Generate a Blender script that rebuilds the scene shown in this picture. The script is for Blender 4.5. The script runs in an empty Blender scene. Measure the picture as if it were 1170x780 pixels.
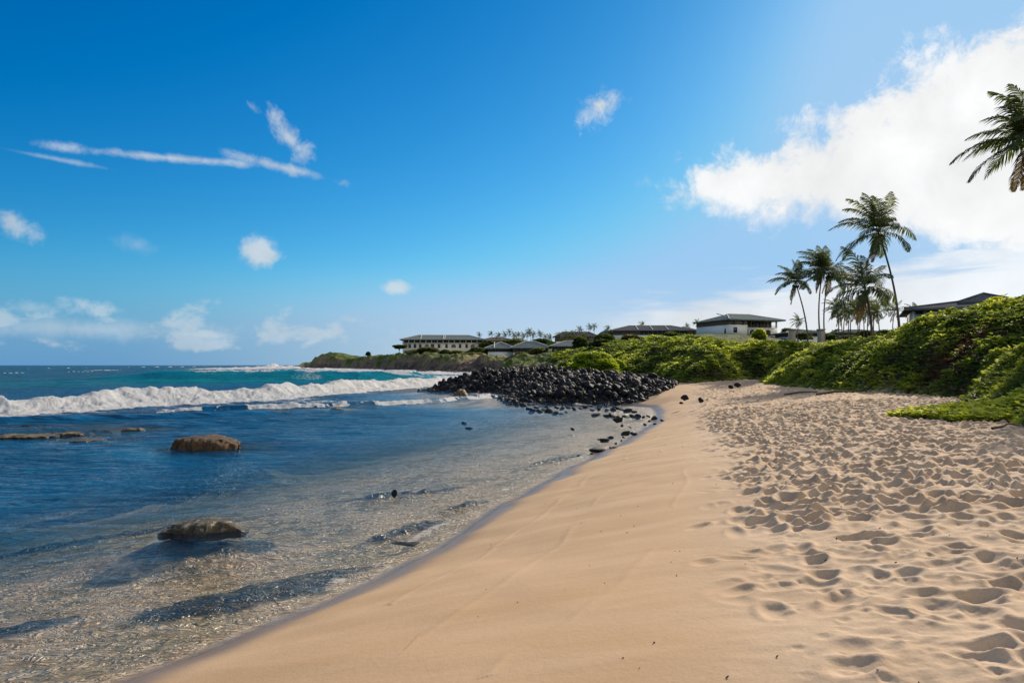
import bpy, math, random
import numpy as np
from mathutils import Vector, Matrix
rng = np.random.default_rng(7); random.seed(7)
R = math.radians
sc = bpy.context.scene
COL = sc.collection

# ------------------------------------------------------------------ camera
ZC = 2.6
cd = bpy.data.cameras.new('camera'); cam = bpy.data.objects.new('camera', cd); COL.objects.link(cam)
cd.lens = 24.0; cd.sensor_width = 36.0; cd.shift_y = 27 / 1170
cd.clip_start = 0.05; cd.clip_end = 90000
cam.location = (0, 0, ZC); cam.rotation_euler = (R(90), 0, 0)
sc.camera = cam
SUN_AZ, SUN_EL = 35.0, 25.0

# ------------------------------------------------------------------ node helper
class NT:
    def __init__(s, tree): s.t = tree; s.n = tree.nodes; s.l = tree.links
    def new(s, typ, **kw):
        n = s.n.new(typ)
        for k, v in kw.items(): setattr(n, k, v)
        return n
    def put(s, sock, v):
        if hasattr(v, 'links') or isinstance(v, bpy.types.NodeSocket): s.l.new(v, sock)
        elif v is not None:
            try: sock.default_value = v
            except Exception: sock.default_value = (*v, 1)
    def m(s, op, a, b=None, c=None, clamp=False):
        n = s.new('ShaderNodeMath', operation=op, use_clamp=clamp)
        s.put(n.inputs[0], a)
        if b is not None: s.put(n.inputs[1], b)
        if c is not None: s.put(n.inputs[2], c)
        return n.outputs[0]
    def ramp(s, x, a, b, c=0.0, d=1.0):           # smoothstep a..b -> c..d
        n = s.new('ShaderNodeMapRange', interpolation_type='SMOOTHSTEP')
        s.put(n.inputs[0], x); n.inputs[1].default_value = a; n.inputs[2].default_value = b
        n.inputs[3].default_value = c; n.inputs[4].default_value = d
        return n.outputs[0]
    def lin(s, x, a, b, c=0.0, d=1.0):
        n = s.new('ShaderNodeMapRange'); s.put(n.inputs[0], x)
        n.inputs[1].default_value = a; n.inputs[2].default_value = b; n.inputs[3].default_value = c; n.inputs[4].default_value = d
        return n.outputs[0]
    def mix(s, f, a, b, blend='MIX'):
        n = s.new('ShaderNodeMix', data_type='RGBA', blend_type=blend)
        s.put(n.inputs[0], f); s.put(n.inputs[6], a); s.put(n.inputs[7], b)
        return n.outputs[2]
    def noise(s, vec, scale, detail=4, rough=0.5, dist=0.0, lac=2.0, color=False):
        n = s.new('ShaderNodeTexNoise'); s.put(n.inputs['Vector'], vec)
        n.inputs['Scale'].default_value = scale; n.inputs['Detail'].default_value = detail
        n.inputs['Roughness'].default_value = rough; n.inputs['Distortion'].default_value = dist
        n.inputs['Lacunarity'].default_value = lac
        return n.outputs['Color' if color else 'Fac']
    def mapping(s, vec, scale=(1, 1, 1), rot=(0, 0, 0), loc=(0, 0, 0)):
        n = s.new('ShaderNodeMapping'); s.put(n.inputs[0], vec)
        n.inputs['Scale'].default_value = scale; n.inputs['Rotation'].default_value = rot; n.inputs['Location'].default_value = loc
        return n.outputs[0]
    def attr(s, name, out='Fac'):
        return s.new('ShaderNodeAttribute', attribute_name=name).outputs[out]
    def bump(s, h, strength=1.0, dist=0.1, normal=None):
        n = s.new('ShaderNodeBump'); s.put(n.inputs['Height'], h)
        n.inputs['Strength'].default_value = strength; n.inputs['Distance'].default_value = dist
        if normal is not None: s.put(n.inputs['Normal'], normal)
        return n.outputs[0]

# ------------------------------------------------------------------ sky
w = bpy.data.worlds.new('World'); sc.world = w; w.use_nodes = True
wt = NT(w.node_tree); wt.n.clear()
sky = wt.new('ShaderNodeTexSky'); sky.sky_type = 'NISHITA'; sky.sun_disc = False
sky.sun_elevation = R(SUN_EL); sky.sun_rotation = R(SUN_AZ)
sky.air_density = 1.0; sky.dust_density = 0.3; sky.ozone_density = 3.0
sep = wt.new('ShaderNodeSeparateColor'); wt.l.new(sky.outputs[0], sep.inputs[0])
SK = 0.1; EXI = 2 ** -.42
def chan(o, p, g, off=0.0, cap=1.0):
    v = wt.m('MULTIPLY', o, SK); v = wt.m('POWER', v, p); v = wt.m('MULTIPLY', v, g)
    v = wt.m('SUBTRACT', v, off); v = wt.m('MAXIMUM', v, 0.0)
    return wt.m('DIVIDE', wt.m('SMOOTH_MIN', v, cap, .15), SK / EXI)
comb = wt.new('ShaderNodeCombineColor')
wt.l.new(chan(sep.outputs[0], 2.3, 1.38, .016, .34), comb.inputs[0])
wt.l.new(chan(sep.outputs[1], 1.30, 1.10, .010, .59), comb.inputs[1])
wt.l.new(chan(sep.outputs[2], 0.95, 1.12, 0, .88), comb.inputs[2])
tc = wt.new('ShaderNodeTexCoord'); D = tc.outputs['Generated']
sx = wt.new('ShaderNodeSeparateXYZ'); wt.l.new(D, sx.inputs[0]); dx, dy, dz = sx.outputs
AZ = wt.m('MULTIPLY', wt.m('ARCTAN2', dx, dy), 57.29578)
EL = wt.m('MULTIPLY', wt.m('ARCSINE', dz), 57.29578)
def ae(px, py):
    return (math.degrees(math.atan((px - 585) / 780)), math.degrees(math.atan((417 - py) / math.hypot(780, px - 585))))
# pale blue air towards the horizon
hz = wt.ramp(EL, 9.0, 0.0)
hcol = wt.mix(wt.ramp(AZ, -34, 6), (.105, .31, .60, 1), (.56, .68, .80, 1))
hcol10 = wt.new('ShaderNodeVectorMath', operation='SCALE'); wt.l.new(hcol, hcol10.inputs[0]); hcol10.inputs['Scale'].default_value = EXI / SK
skyc = wt.mix(wt.m('MULTIPLY', hz, .85), comb.outputs[0], hcol10.outputs[0])
# clouds
nzA = wt.noise(D, 9.0, 9, .56, .25); nzB = wt.noise(D, 30.0, 9, .66, .4); nzC = wt.noise(D, 3.2, 5, .5)
Dst = wt.mapping(D, scale=(1, 1, 7.0)); nzS = wt.noise(Dst, 7.0, 8, .6, .3)
nz = wt.m('ADD', wt.m('MULTIPLY', wt.m('SUBTRACT', nzA, .5), 2.0), wt.m('MULTIPLY', wt.m('SUBTRACT', nzB, .5), 1.7))
def blob(px, py, rx, ry, ang=0, amp=1.2, soft=.7, peak=1.0):
    a0, e0 = ae(px, py); kx = 57.3 / 780 * rx * math.cos(R(a0)) ** 1; ky = 57.3 / 780 * ry * math.cos(R(a0))
    u = wt.m('SUBTRACT', AZ, a0); v = wt.m('SUBTRACT', EL, e0); c, s = math.cos(R(ang)), math.sin(R(ang))
    uu = wt.m('DIVIDE', wt.m('ADD', wt.m('MULTIPLY', u, c), wt.m('MULTIPLY', v, s)), kx)
    vv = wt.m('DIVIDE', wt.m('SUBTRACT', wt.m('MULTIPLY', v, c), wt.m('MULTIPLY', u, s)), ky)
    d = wt.m('SQRT', wt.m('ADD', wt.m('MULTIPLY', uu, uu), wt.m('MULTIPLY', vv, vv)))
    q = wt.m('ADD', wt.m('SUBTRACT', 1.0, d), wt.m('MULTIPLY', nz, amp))
    return wt.ramp(q, 0.0, soft, 0, peak)
def mx(a, b): return wt.m('MAXIMUM', a, b)
small = blob(690, 118, 32, 22, 28, 1.3, .9, .9)
small = mx(small, blob(296, 290, 26, 22, -10, 1.0, .8, .85))
small = mx(small, blob(12, 252, 34, 22, -25, 1.1, .9, .7))
small = mx(small, blob(452, 329, 20, 10, 0, 1.0, .9, .75))
small = mx(small, blob(157, 280, 24, 13, -10, 1.0, 1.3, .3))
small = mx(small, blob(332, 160, 44, 17, -50, 1.4, 1.0, .75))
small = mx(small, blob(288, 122, 16, 8, -40, 1.7, 1.0, .3))
streak = mx(blob(200, 181, 150, 6.5, 2, 1.0, 1.2, .75), blob(330, 193, 95, 8, -9, 1.2, 1.1, .72))
streak = mx(streak, blob(60, 181, 80, 3.5, -3, 1.2, 1.5, .4))
small = mx(small, streak)
# low cumulus band over the sea
nL = wt.noise(wt.mapping(D, scale=(1, 1, 1.7)), 15.0, 9, .6, .2)
bandL = wt.m('MULTIPLY', wt.ramp(EL, 6.2, 2.8), wt.ramp(EL, .3, 1.8))
bandL = wt.m('MULTIPLY', bandL, wt.ramp(AZ, -6, -22))
low = wt.ramp(wt.m('ADD', nL, wt.m('MULTIPLY', bandL, .16)), .60, .76, 0, .5); low = wt.m('MULTIPLY', low, wt.ramp(bandL, 0, .3))
small = mx(small, mx(blob(222, 382, 42, 8, 0, 1.1, 1.0, .6), mx(blob(110, 376, 210, 17, 0, .9, 1.3, .42), blob(40, 352, 30, 10, 0, 1.2, 1.2, .3))))
# the big bright cloud wedge: between two slanting edges
def edge(p, q_):
    (a0, e0), (a1, e1) = ae(*p), ae(*q_); L = math.hypot(a1 - a0, e1 - e0); nx, ny = -(e1 - e0) / L, (a1 - a0) / L
    return wt.m('ADD', wt.m('MULTIPLY', wt.m('SUBTRACT', AZ, a0), nx), wt.m('MULTIPLY', wt.m('SUBTRACT', EL, e0), ny))
up = edge((760, 222), (1150, 15)); dn = edge((770, 226), (1120, 290))
up2 = wt.m('SUBTRACT', wt.m('MULTIPLY', nz, 5.0), up); dn2 = wt.m('ADD', wt.m('MULTIPLY', nz, 3.2), dn)
big = wt.m('MULTIPLY', wt.ramp(up2, -1.2, 1.8), wt.ramp(dn2, -1.0, 1.8)); big = wt.m('MULTIPLY', big, wt.ramp(AZ, 9, 14))
# thin sheet below it
lo_edge = edge((640, 372), (1170, 272)); sh = wt.m('SUBTRACT', wt.m('MULTIPLY', wt.m('SUBTRACT', nzS, .5), 9.0), lo_edge)
sheet = wt.m('MULTIPLY', wt.ramp(sh, -1.5, 1.8, 0, .8), wt.ramp(AZ, 1, 15))
glow = wt.m('MULTIPLY', wt.ramp(AZ, 18, 40, 0, .22), wt.ramp(EL, 26, 12))
# unseen broken cloud added behind and above the viewpoint as fill light
aaz = wt.m('ABSOLUTE', AZ); nK = wt.noise(wt.mapping(D, scale=(1, 1, 1.6)), 2.6, 8, .58, .2)
fill_cloud = wt.m('MAXIMUM', wt.ramp(aaz, 58, 100), wt.ramp(EL, 42, 60)); fill_cloud = wt.m('MULTIPLY', fill_cloud, wt.ramp(nK, .42, .58, 0, .8)); fill_cloud = wt.m('MULTIPLY', fill_cloud, wt.ramp(EL, 0, 8))
mask = mx(fill_cloud, mx(big, sheet)); mask = mx(mask, mx(glow, mx(small, low)))
bright = wt.m('ADD', wt.m('MAXIMUM', wt.ramp(AZ, 0, 25, .70, .93), wt.ramp(aaz, 58, 100, 0, .62)), wt.m('MULTIPLY', wt.m('SUBTRACT', nzA, .5), .55))
cc = wt.mix(wt.ramp(AZ, -10, 22), (.90, 1.0, 1.06, 1), (.985, .995, 1.0, 1))
ccs = wt.new('ShaderNodeVectorMath', operation='SCALE'); wt.l.new(cc, ccs.inputs[0]); wt.l.new(wt.m('DIVIDE', bright, SK / EXI), ccs.inputs['Scale'])
fin = wt.mix(mask, skyc, ccs.outputs[0])
bg = wt.new('ShaderNodeBackground'); wt.l.new(fin, bg.inputs[0]); bg.inputs[1].default_value = SK
wo = wt.new('ShaderNodeOutputWorld'); wt.l.new(bg.outputs[0], wo.inputs[0])
w.cycles.sampling_method = 'MANUAL'; w.cycles.sample_map_resolution = 1024

# ------------------------------------------------------------------ sun
sd_ = bpy.data.lights.new('sun', 'SUN'); sd_.energy = 4.7; sd_.angle = R(0.55); sd_.color = (1.0, .87, .70)
sun = bpy.data.objects.new('sun', sd_); COL.objects.link(sun)
sdir = Vector((math.sin(R(SUN_AZ)) * math.cos(R(SUN_EL)), math.cos(R(SUN_AZ)) * math.cos(R(SUN_EL)), math.sin(R(SUN_EL))))
sun.rotation_euler = sdir.to_track_quat('Z', 'Y').to_euler(); sun.location = sdir * 100
sc.view_settings.view_transform = 'Standard'; sc.view_settings.look = 'None'
sc.view_settings.exposure = 0.42; sc.view_settings.gamma = 1.0
sc.cycles.use_denoising = True
try: sc.cycles.denoiser = 'OPENIMAGEDENOISE'
except Exception: pass
sc.cycles.max_bounces = 8; sc.cycles.diffuse_bounces = 3; sc.cycles.glossy_bounces = 3
sc.cycles.transparent_max_bounces = 16; sc.cycles.transmission_bounces = 4
sc.cycles.caustics_reflective = False; sc.cycles.caustics_refractive = False
sc.cycles.sample_clamp_indirect = 4.0

# ------------------------------------------------------------------ numpy noise
def _h(i, j, k, seed):
    n = (i * 374761393 + j * 668265263 + k * 1440662683 + seed * 974634777) & 0xffffffff
    n = ((n ^ (n >> 13)) * 1274126177) & 0xffffffff
    return ((n ^ (n >> 16)) & 0xffffff).astype(np.float32) / 8388607.5 - 1
def vnoise(x, y, seed=0):
    x = np.asarray(x, np.float64); y = np.asarray(y, np.float64)
    i = np.floor(x).astype(np.int64); j = np.floor(y).astype(np.int64); fx = (x - i).astype(np.float32); fy = (y - j).astype(np.float32)
    fx = fx * fx * fx * (fx * (fx * 6 - 15) + 10); fy = fy * fy * fy * (fy * (fy * 6 - 15) + 10)
    a = _h(i, j, 0, seed); b = _h(i + 1, j, 0, seed); c = _h(i, j + 1, 0, seed); d = _h(i + 1, j + 1, 0, seed)
    return (a + (b - a) * fx) * (1 - fy) + (c + (d - c) * fx) * fy
def fbm(x, y, seed=0, oct=4, gain=.5):
    s = 0; a = 1; t = 0
    c, sn = math.cos(.6), math.sin(.6)
    for o in range(oct):
        s = s + a * vnoise(x, y, seed + o * 17); t += a; a *= gain
        x, y = (x * c - y * sn) * 2.03 + 7.1, (x * sn + y * c) * 2.03 - 3.7
    return s / t
def sst(a, b, x):
    t = np.clip((x - a) / (b - a), 0, 1); return t * t * (3 - 2 * t)

# ------------------------------------------------------------------ layout of the coast
COAST = [(-40,-300),(-18,-60),(-10,-20),(-7,-6),(-5,0),(-3.9,3),(-3.12,5.59),(-2.5,6.83),(-1.57,8.35),(-.98,9.94),(-.26,12.5),(1.03,16.1),
 (2.97,20.9),(5.5,27.8),(8.0,37),(8.6,42),(6.6,45.5),(3.5,46),(.6,47),(0,52),(-.5,58),(-2,63),(-5,66),(-8.3,68),(-8.8,71),(-6,75),(-1,79),
 (3,86),(2,100),(-1,125),(-6,160),(-10,184),(-23,203),(-40,236),(-70,330),(-106,405),(-150,470),(-182,505),(-196,520),(-190,545),
 (-120,640),(0,900),(300,1500),(600,3000),(9000,9000),(9000,-600),(-40,-600)]
UPLAND = [(14,-300),(12,-20),(10.6,5),(10.7,14.3),(12.7,18.1),(16.6,25),(17,29),(16.4,34),(17.4,40),(17.3,46),(19.6,54),(16,52),(13.2,50.5),
 (12.4,57),(13.0,66),(9,78),(7,90),(4.5,105),(2,130),(-3,163),(-8,187),(-20,207),(-37,241),(-68,334),(-104,408),(-146,472),(-176,512),
 (-110,620),(0,850),(600,3000),(9000,9000),(9000,-600)]
HEAP = [(-9.0,69.5),(-7,67),(-2.3,63),(-.6,58),(0,53),(.4,47),(4,45.9),(8.3,44.8),(10.3,47.5),(11.6,51),(12.3,57),(11.5,65),(7,72),(1,76.5),(-4,75)]
def sdpoly(x, y, P):
    x = np.asarray(x, np.float32); y = np.asarray(y, np.float32)
    best = np.full(x.shape, 1e12, np.float32); ins = np.zeros(x.shape, bool)
    n = len(P)
    for k in range(n):
        ax, ay = P[k]; bx, by = P[(k + 1) % n]
        ex, ey = bx - ax, by - ay; L = ex * ex + ey * ey
        t = np.clip(((x - ax) * ex + (y - ay) * ey) / L, 0, 1)
        d = (x - ax - t * ex) ** 2 + (y - ay - t * ey) ** 2
        np.minimum(best, d, out=best)
        if ay != by:
            c = ((ay > y) != (by > y)) & (x < ex * (y - ay) / ey + ax); ins ^= c
    return np.sqrt(best) * np.where(ins, 1, -1)
def P3(px, py, d): return ((px - 585) / 780 * d, d, ZC - (py - 417) / 780 * d)
ctl = []
for px, py, d, s in [(1170,341,26,.2),(1105,342,30,.15),(1059,350,32,.15),(1027,364,36,.25),(999,385,42,.6),(960,386,48,.7),(922,388,52,.8),
  (880,388,57,.9),(866,386,60,.9),(832,391,62,.9),(816,386,62,.7),(786,378,65,.6),(760,385,68,.5),(735,393,76,.5),(722,404,82,.4),
  (705,412,95,.3),(660,416,95,.2),(620,417,95,.2)]:
    x, y, z = P3(px, py, d); ctl.append((x, y, z - s))
for px, d, z in [(950,80,4.1),(1030,75,4.3),(1100,60,4.6),(1150,110,7.2),(900,100,4.6),(850,110,5.6),(850,230,12.4),(780,230,12.3),(900,230,11.2),
  (960,230,8.0),(1030,150,6.6),(735,260,12.3),(700,120,6.0),(745,110,6.3),(740,180,8.6),(650,270,6.6),(600,270,6.0),(655,390,13),(560,300,7.2),
  (500,240,6.4),(470,262,6.8),(458,340,7.0),(540,330,7.6),(430,380,7.4),(378,450,8.0),(358,470,5.0),(340,490,3.0),(322,505,2.4),(400,420,6.0),(385,500,8),
  (620,150,3.2),(620,215,5.2),(600,115,2.2),(650,900,13),(300,900,8),(900,900,14),(1170,900,14),(1170,300,9),(700,400,13)]:
    ctl.append(((px - 585) / 780 * d, d, z))
ctl += [(17,10,4.6),(20,0,4.8),(17,-12,4.5),(26,15,5.0),(60,0,6),(10,-80,3),(60,-60,5),(500,0,12),(200,-300,9),(1500,3000,15),(20,22,4.2)]
ctl = np.array(ctl, float)
def uv_(x, y):
    a = np.arctan2(x, y); r = np.maximum(np.hypot(x, y), .5); return a * 3.0, np.log(r)
cu, cv = uv_(ctl[:, 0], ctl[:, 1])
Kd = np.sqrt((cu[:, None] - cu) ** 2 + (cv[:, None] - cv) ** 2 + .0004)
N_ = len(ctl); A_ = np.zeros((N_ + 1, N_ + 1)); A_[:N_, :N_] = Kd; A_[:N_, N_] = 1; A_[N_, :N_] = 1
sol = np.linalg.solve(A_, np.append(ctl[:, 2], 0)); wk = sol[:N_]; w0 = sol[N_]
def rbf(x, y):
    u, v = uv_(np.asarray(x, float), np.asarray(y, float)); s = np.full(u.shape, w0)
    for k in range(N_): s += wk[k] * np.sqrt((u - cu[k]) ** 2 + (v - cv[k]) ** 2 + .0004)
    return np.clip(s, .5, 18)
REEF = [(-3.1, 8.3, 1.7, .55, 32), (-1.75, 11.3, .9, .3, 45), (-6.2, 7.2, 1.8, .35, 25), (-4.8, 10.5, 1.3, .6, 5), (-9.3, 20.6, 2.4, 2.1, 0), (-4.3, 55.8, 2.2, 2.5, 0),
        (-.9, 13.2, .7, .2, 40), (-2.6, 15.5, 1.6, .3, 20), (1.2, 19.5, 1.8, .25, 50), (-8.5, 13, 3, .4, 15)]
SHOALS = [(-9.35, 21.1, 2.1, 1.7, -.16), (-4.8, 10.55, 1.25, .75, -.12), (-4.3, 55.8, 2.4, 3.0, -.15), (-17.6, 24.6, 3.0, 1.3, -.1), (-16.6, 25.5, 1.5, 1.2, -.1), (-14.3, 23.2, 1.6, .9, -.1), (-15.0, 27, 1.4, 1.2, -.1), (-12.9, 37.5, 2, 1.5, -.1), (-10.1, 39.5, 2, 1.5, -.1)]
def shapes(x, y):       # smooth fields: coast distance, upland distance, heap distance, upland height
    return sdpoly(x, y, COAST), sdpoly(x, y, UPLAND), sdpoly(x, y, HEAP), rbf(x, y)
def height(x, y, F=None):
    if F is None: F = shapes(x, y)
    sc_, su, sh, up_ = F
    rr = np.hypot(x, y)
    far = sst(60, 160, rr)
    s = sc_ + far * 5.0 * fbm(x / 14, y / 14, 3, 4) + (1 - far) * .22 * fbm(x / 1.7, y / 1.7, 5, 3) * np.clip(rr / 12, .3, 1)
    land = 1.55 * (1 - np.exp(-np.maximum(s, 0) / 5.0))
    m = np.maximum(-s, 0)
    sea = -0.20 * m / (1 + m * .2) ; sea = np.maximum(sea, -.62) - .95 * sst(5, 14, m) * (1 - .8 * sst(30, 20, rr) * 0)
    sea = sea - 5.5 * sst(36, 80, m) 
    reefflat = np.maximum(fbm(x / 5 + 9, y / 2.2, 21, 4), 0) * sst(14, 26, m) * (1 - sst(45, 60, rr))
    sea = sea + reefflat * 1.7 + np.exp(-((x + 20) / 7.5) ** 2 - ((y - 27.5) / 4.5) ** 2) * 1.25 * (.85 + .9 * fbm(x / 2.6, y / .8, 23, 4))
    for (cx, cy, a, b, ang) in REEF:
        c, sn = math.cos(R(ang)), math.sin(R(ang)); u = ((x - cx) * c + (y - cy) * sn) / a; v = (-(x - cx) * sn + (y - cy) * c) / b
        q = np.exp(-(u * u + v * v) * 1.2)
        sea = sea + q * .10 * (m > .1) * np.minimum(m, 1) * (1 + .8 * fbm(x * 4, y * 4, 8, 2))
    for (cx, cy, a, b, tz) in SHOALS:
        q = np.exp(-(((x - cx) / a) ** 2 + ((y - cy) / b) ** 2) ** 1.3)
        sea = sea + q * np.maximum(tz + .12 * fbm(x * 1.5, y * 1.5, 9, 3) - sea, 0)
    z = np.where(s > 0, land, sea)
    z = z + np.where(sh > 0, (.15 + .62 * sst(58, 70, y) * sst(10.5, 4, x)) * sst(0, 4.5, sh) * (1 + .25 * fbm(x / 2.5, y / 2.5, 12, 3)), 0)
    wdt = np.where(rr < 90, 7.5, 9.0)
    wdt = np.where((rr < 90) & (x < 15.5) & (y > 49), 10.0, wdt)
    su2 = su + far * 3.5 * fbm(x / 9, y / 9, 31, 3)
    k = np.clip(su2 / wdt, 0, 1); k = np.where(rr < 90, 1 - (1 - k) ** 1.7, sst(0, .55, k) * .82 + .18 * k)
    nb = .12 * fbm(x / 3, y / 3, 41, 3) * (1 - far) + far * 1.1 * fbm(x / 11, y / 11, 43, 5, .6)
    z = z + k * np.maximum(up_ + nb - z, 0)
    z = z + 3.4 * np.exp(-((x + 119) / 12) ** 2 - ((y - 449) / 16) ** 2) * (s > 2)
    cliff = far * sst(-6, 3, su2) * (1 - sst(8, 22, su2)) * (1 - sst(600, 900, rr))
    z = z + cliff * 2.1 * fbm(x / 4, y / 4, 51, 4, .6)
    return z, s, su2, cliff
def H1(x, y):
    return float(height(np.array([float(x)]), np.array([float(y)]))[0][0])

# ------------------------------------------------------------------ mesh helper
def mesh_np(name, V, F, mats=(), smooth=False, parent=None, mat_idx=None, attrs=None):
    me = bpy.data.meshes.new(name); V = np.asarray(V, np.float32); F = np.asarray(F, np.int32)
    k = F.shape[1]; me.vertices.add(len(V)); me.vertices.foreach_set('co', V.ravel())
    me.loops.add(F.size); me.loops.foreach_set('vertex_index', F.ravel())
    me.polygons.add(len(F)); me.polygons.foreach_set('loop_start', np.arange(0, F.size, k, dtype=np.int32))
    if smooth: me.polygons.foreach_set('use_smooth', np.ones(len(F), bool))
    for m_ in mats: me.materials.append(m_)
    if mat_idx is not None: me.polygons.foreach_set('material_index', np.asarray(mat_idx, np.int32))
    for an, (dom, val) in (attrs or {}).items():
        at = me.attributes.new(an, 'FLOAT', dom); at.data.foreach_set('value', np.asarray(val, np.float32))
    me.update(calc_edges=True)
    o = bpy.data.objects.new(name, me); COL.objects.link(o)
    if parent is not None: o.parent = parent
    return o
def tag(o, label=None, cat=None, group=None, kind=None):
    if label: o['label'] = label
    if cat: o['category'] = cat
    if group: o['group'] = group
    if kind: o['kind'] = kind
    return o
def empty(name, loc, rz=0.0):
    o = bpy.data.objects.new(name, None); COL.objects.link(o); o.location = loc; o.rotation_euler = (0, 0, rz); o.empty_display_size = .3
    return o
def polar(rs, az):
    rr, aa = np.meshgrid(rs, az, indexing='ij'); x = rr * np.sin(aa); y = rr * np.cos(aa)
    nr, na = rr.shape; idx = np.arange(nr * na).reshape(nr, na)
    a = idx[:-1, :-1].ravel(); b = idx[1:, :-1].ravel(); c = idx[1:, 1:].ravel(); d = idx[:-1, 1:].ravel()
    F = np.stack([a, d, c, b], 1)
    return x, y, F
def rows(r0, segs):
    out = [r0]
    for r1, fn in segs:
        while out[-1] < r1: out.append(out[-1] + fn(out[-1]))
    return np.array(out)
def azs(lo, hi, n, nc=70):
    f = np.radians(np.linspace(lo, hi, n)); rest = np.radians(np.linspace(hi, lo + 360, nc))[1:]
    return np.concatenate([f, rest])
def coarse_fields(rs, az, x, y, kr=4, ka=4):
    ri = np.unique(np.append(np.arange(0, len(rs), kr), len(rs) - 1)); ai = np.unique(np.append(np.arange(0, len(az), ka), len(az) - 1))
    cx = x[np.ix_(ri, ai)]; cy = y[np.ix_(ri, ai)]
    res = []
    fr = np.interp(np.arange(len(rs)), ri, np.arange(len(ri))); fa = np.interp(np.arange(len(az)), ai, np.arange(len(ai)))
    r0 = np.minimum(fr.astype(int), len(ri) - 2); a0 = np.minimum(fa.astype(int), len(ai) - 2)
    tr = (fr - r0)[:, None].astype(np.float32); ta = (fa - a0)[None, :].astype(np.float32)
    for f in shapes(cx, cy):
        f = np.asarray(f, np.float32); r1, a1 = r0 + 1, a0 + 1
        res.append((f[np.ix_(r0, a0)] * (1 - ta) + f[np.ix_(r0, a1)] * ta) * (1 - tr) + (f[np.ix_(r1, a0)] * (1 - ta) + f[np.ix_(r1, a1)] * ta) * tr)
    return res

# ------------------------------------------------------------------ footprints raster (trampled dry sand)
CELL = .025; RX0, RX1, RY0, RY1 = .5, 22.0, 1.5, 56.0
nx_, ny_ = int((RX1 - RX0) / CELL), int((RY1 - RY0) / CELL)
gx = (RX0 + np.arange(nx_) * CELL); gy = (RY0 + np.arange(ny_) * CELL)
edgeX = np.interp(gy, [1.5, 3.5, 7, 12.5, 20, 37, 47, 56], [.9, 1.25, 2.1, 3.6, 5.3, 9.6, 12.5, 15])
GX, GY = np.meshgrid(gx, gy)
FP = (.03 * fbm(GX / .9, GY / .45, 61, 3) + .016 * fbm(GX / .28, GY / .16, 62, 2)).astype(np.float32)
def stamp(cx, cy, L, W, ang, dep, blend=.9, sharp=1.0, rim=.45):
    r = max(L, W) * 2.0
    i0 = max(int((cx - r - RX0) / CELL), 0); i1 = min(int((cx + r - RX0) / CELL) + 1, nx_)
    j0 = max(int((cy - r - RY0) / CELL), 0); j1 = min(int((cy + r - RY0) / CELL) + 1, ny_)
    if i1 <= i0 or j1 <= j0: return
    X = GX[j0:j1, i0:i1] - cx; Y = GY[j0:j1, i0:i1] - cy; c, s = math.cos(ang), math.sin(ang)
    u = (X * c + Y * s) / L; v = (-X * s + Y * c) / W
    q = u * u + v * v
    pit = -dep * np.exp(-(q ** (1.3 * sharp))) + dep * rim * np.exp(-((np.sqrt(q) - 1.45) ** 2) * 6) * (1 + .5 * u)
    wgt = blend * np.exp(-(q / 1.9) ** 2)
    FP[j0:j1, i0:i1] = FP[j0:j1, i0:i1] * (1 - wgt) + pit
npr = 25000
ry = RY0 + (RY1 - RY0) * rng.random(npr); rx = RX0 + (RX1 - RX0) * rng.random(npr)
ex = np.interp(ry, gy, edgeX)
for k in range(npr):
    off = rx[k] - ex[k]; near = ry[k] < 6.5 + rx[k] * .12
    if off < -.6 or (off < .5 and random.random() > .25 + off * .6): continue
    if near and random.random() > .8: continue
    dd = random.uniform(.04, .085) * (random.uniform(.18, .75) if near else 1)
    stamp(rx[k], ry[k], random.uniform(.09, .17), random.uniform(.06, .105), random.gauss(.5, .9), dd, .85, random.choice([.8, 1, 1.4]))
for k in range(9000):
    cx_, cy_ = random.uniform(1, 14), random.uniform(2.5, 15)
    if cx_ < np.interp(cy_, gy, edgeX) + .2 or fbm(np.array([cx_ / .9]), np.array([cy_ / .6]), 66, 2)[0] < .05: continue
    stamp(cx_, cy_, random.uniform(.025, .06), random.uniform(.02, .04), random.uniform(0, 3), random.uniform(-.014, .016), .2, 1, .2)
FP += (.008 * fbm(GX / .10, GY / .06, 63, 2)).astype(np.float32) * (np.clip((GX - edgeX[:, None]) / 1, 0, 1))
mask_ = sst(-.5, 1.1, GX - edgeX[:, None] + .5 * fbm(GX / 1.3, GY / 1.3, 64, 2)).astype(np.float32)
mask_ *= sst(RX0, RX0 + .3, GX) * (1 - sst(RX1 - 2, RX1, GX)) * sst(RY0, RY0 + .5, GY) * (1 - sst(RY1 - 6, RY1, GY))
FP *= mask_
# a few faint lone prints and drag lines on the smooth swash sand are left to the material
def fp_sample(x, y):
    u = (x - RX0) / CELL; v = (y - RY0) / CELL
    ok = (u > 0) & (v > 0) & (u < nx_ - 2) & (v < ny_ - 2); u = np.clip(u, 0, nx_ - 2.01); v = np.clip(v, 0, ny_ - 2.01)
    i = u.astype(np.int32); j = v.astype(np.int32); fu = u - i; fv = v - j
    z = (FP[j, i] * (1 - fu) + FP[j, i + 1] * fu) * (1 - fv) + (FP[j + 1, i] * (1 - fu) + FP[j + 1, i + 1] * fu) * fv
    return z * ok

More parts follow.
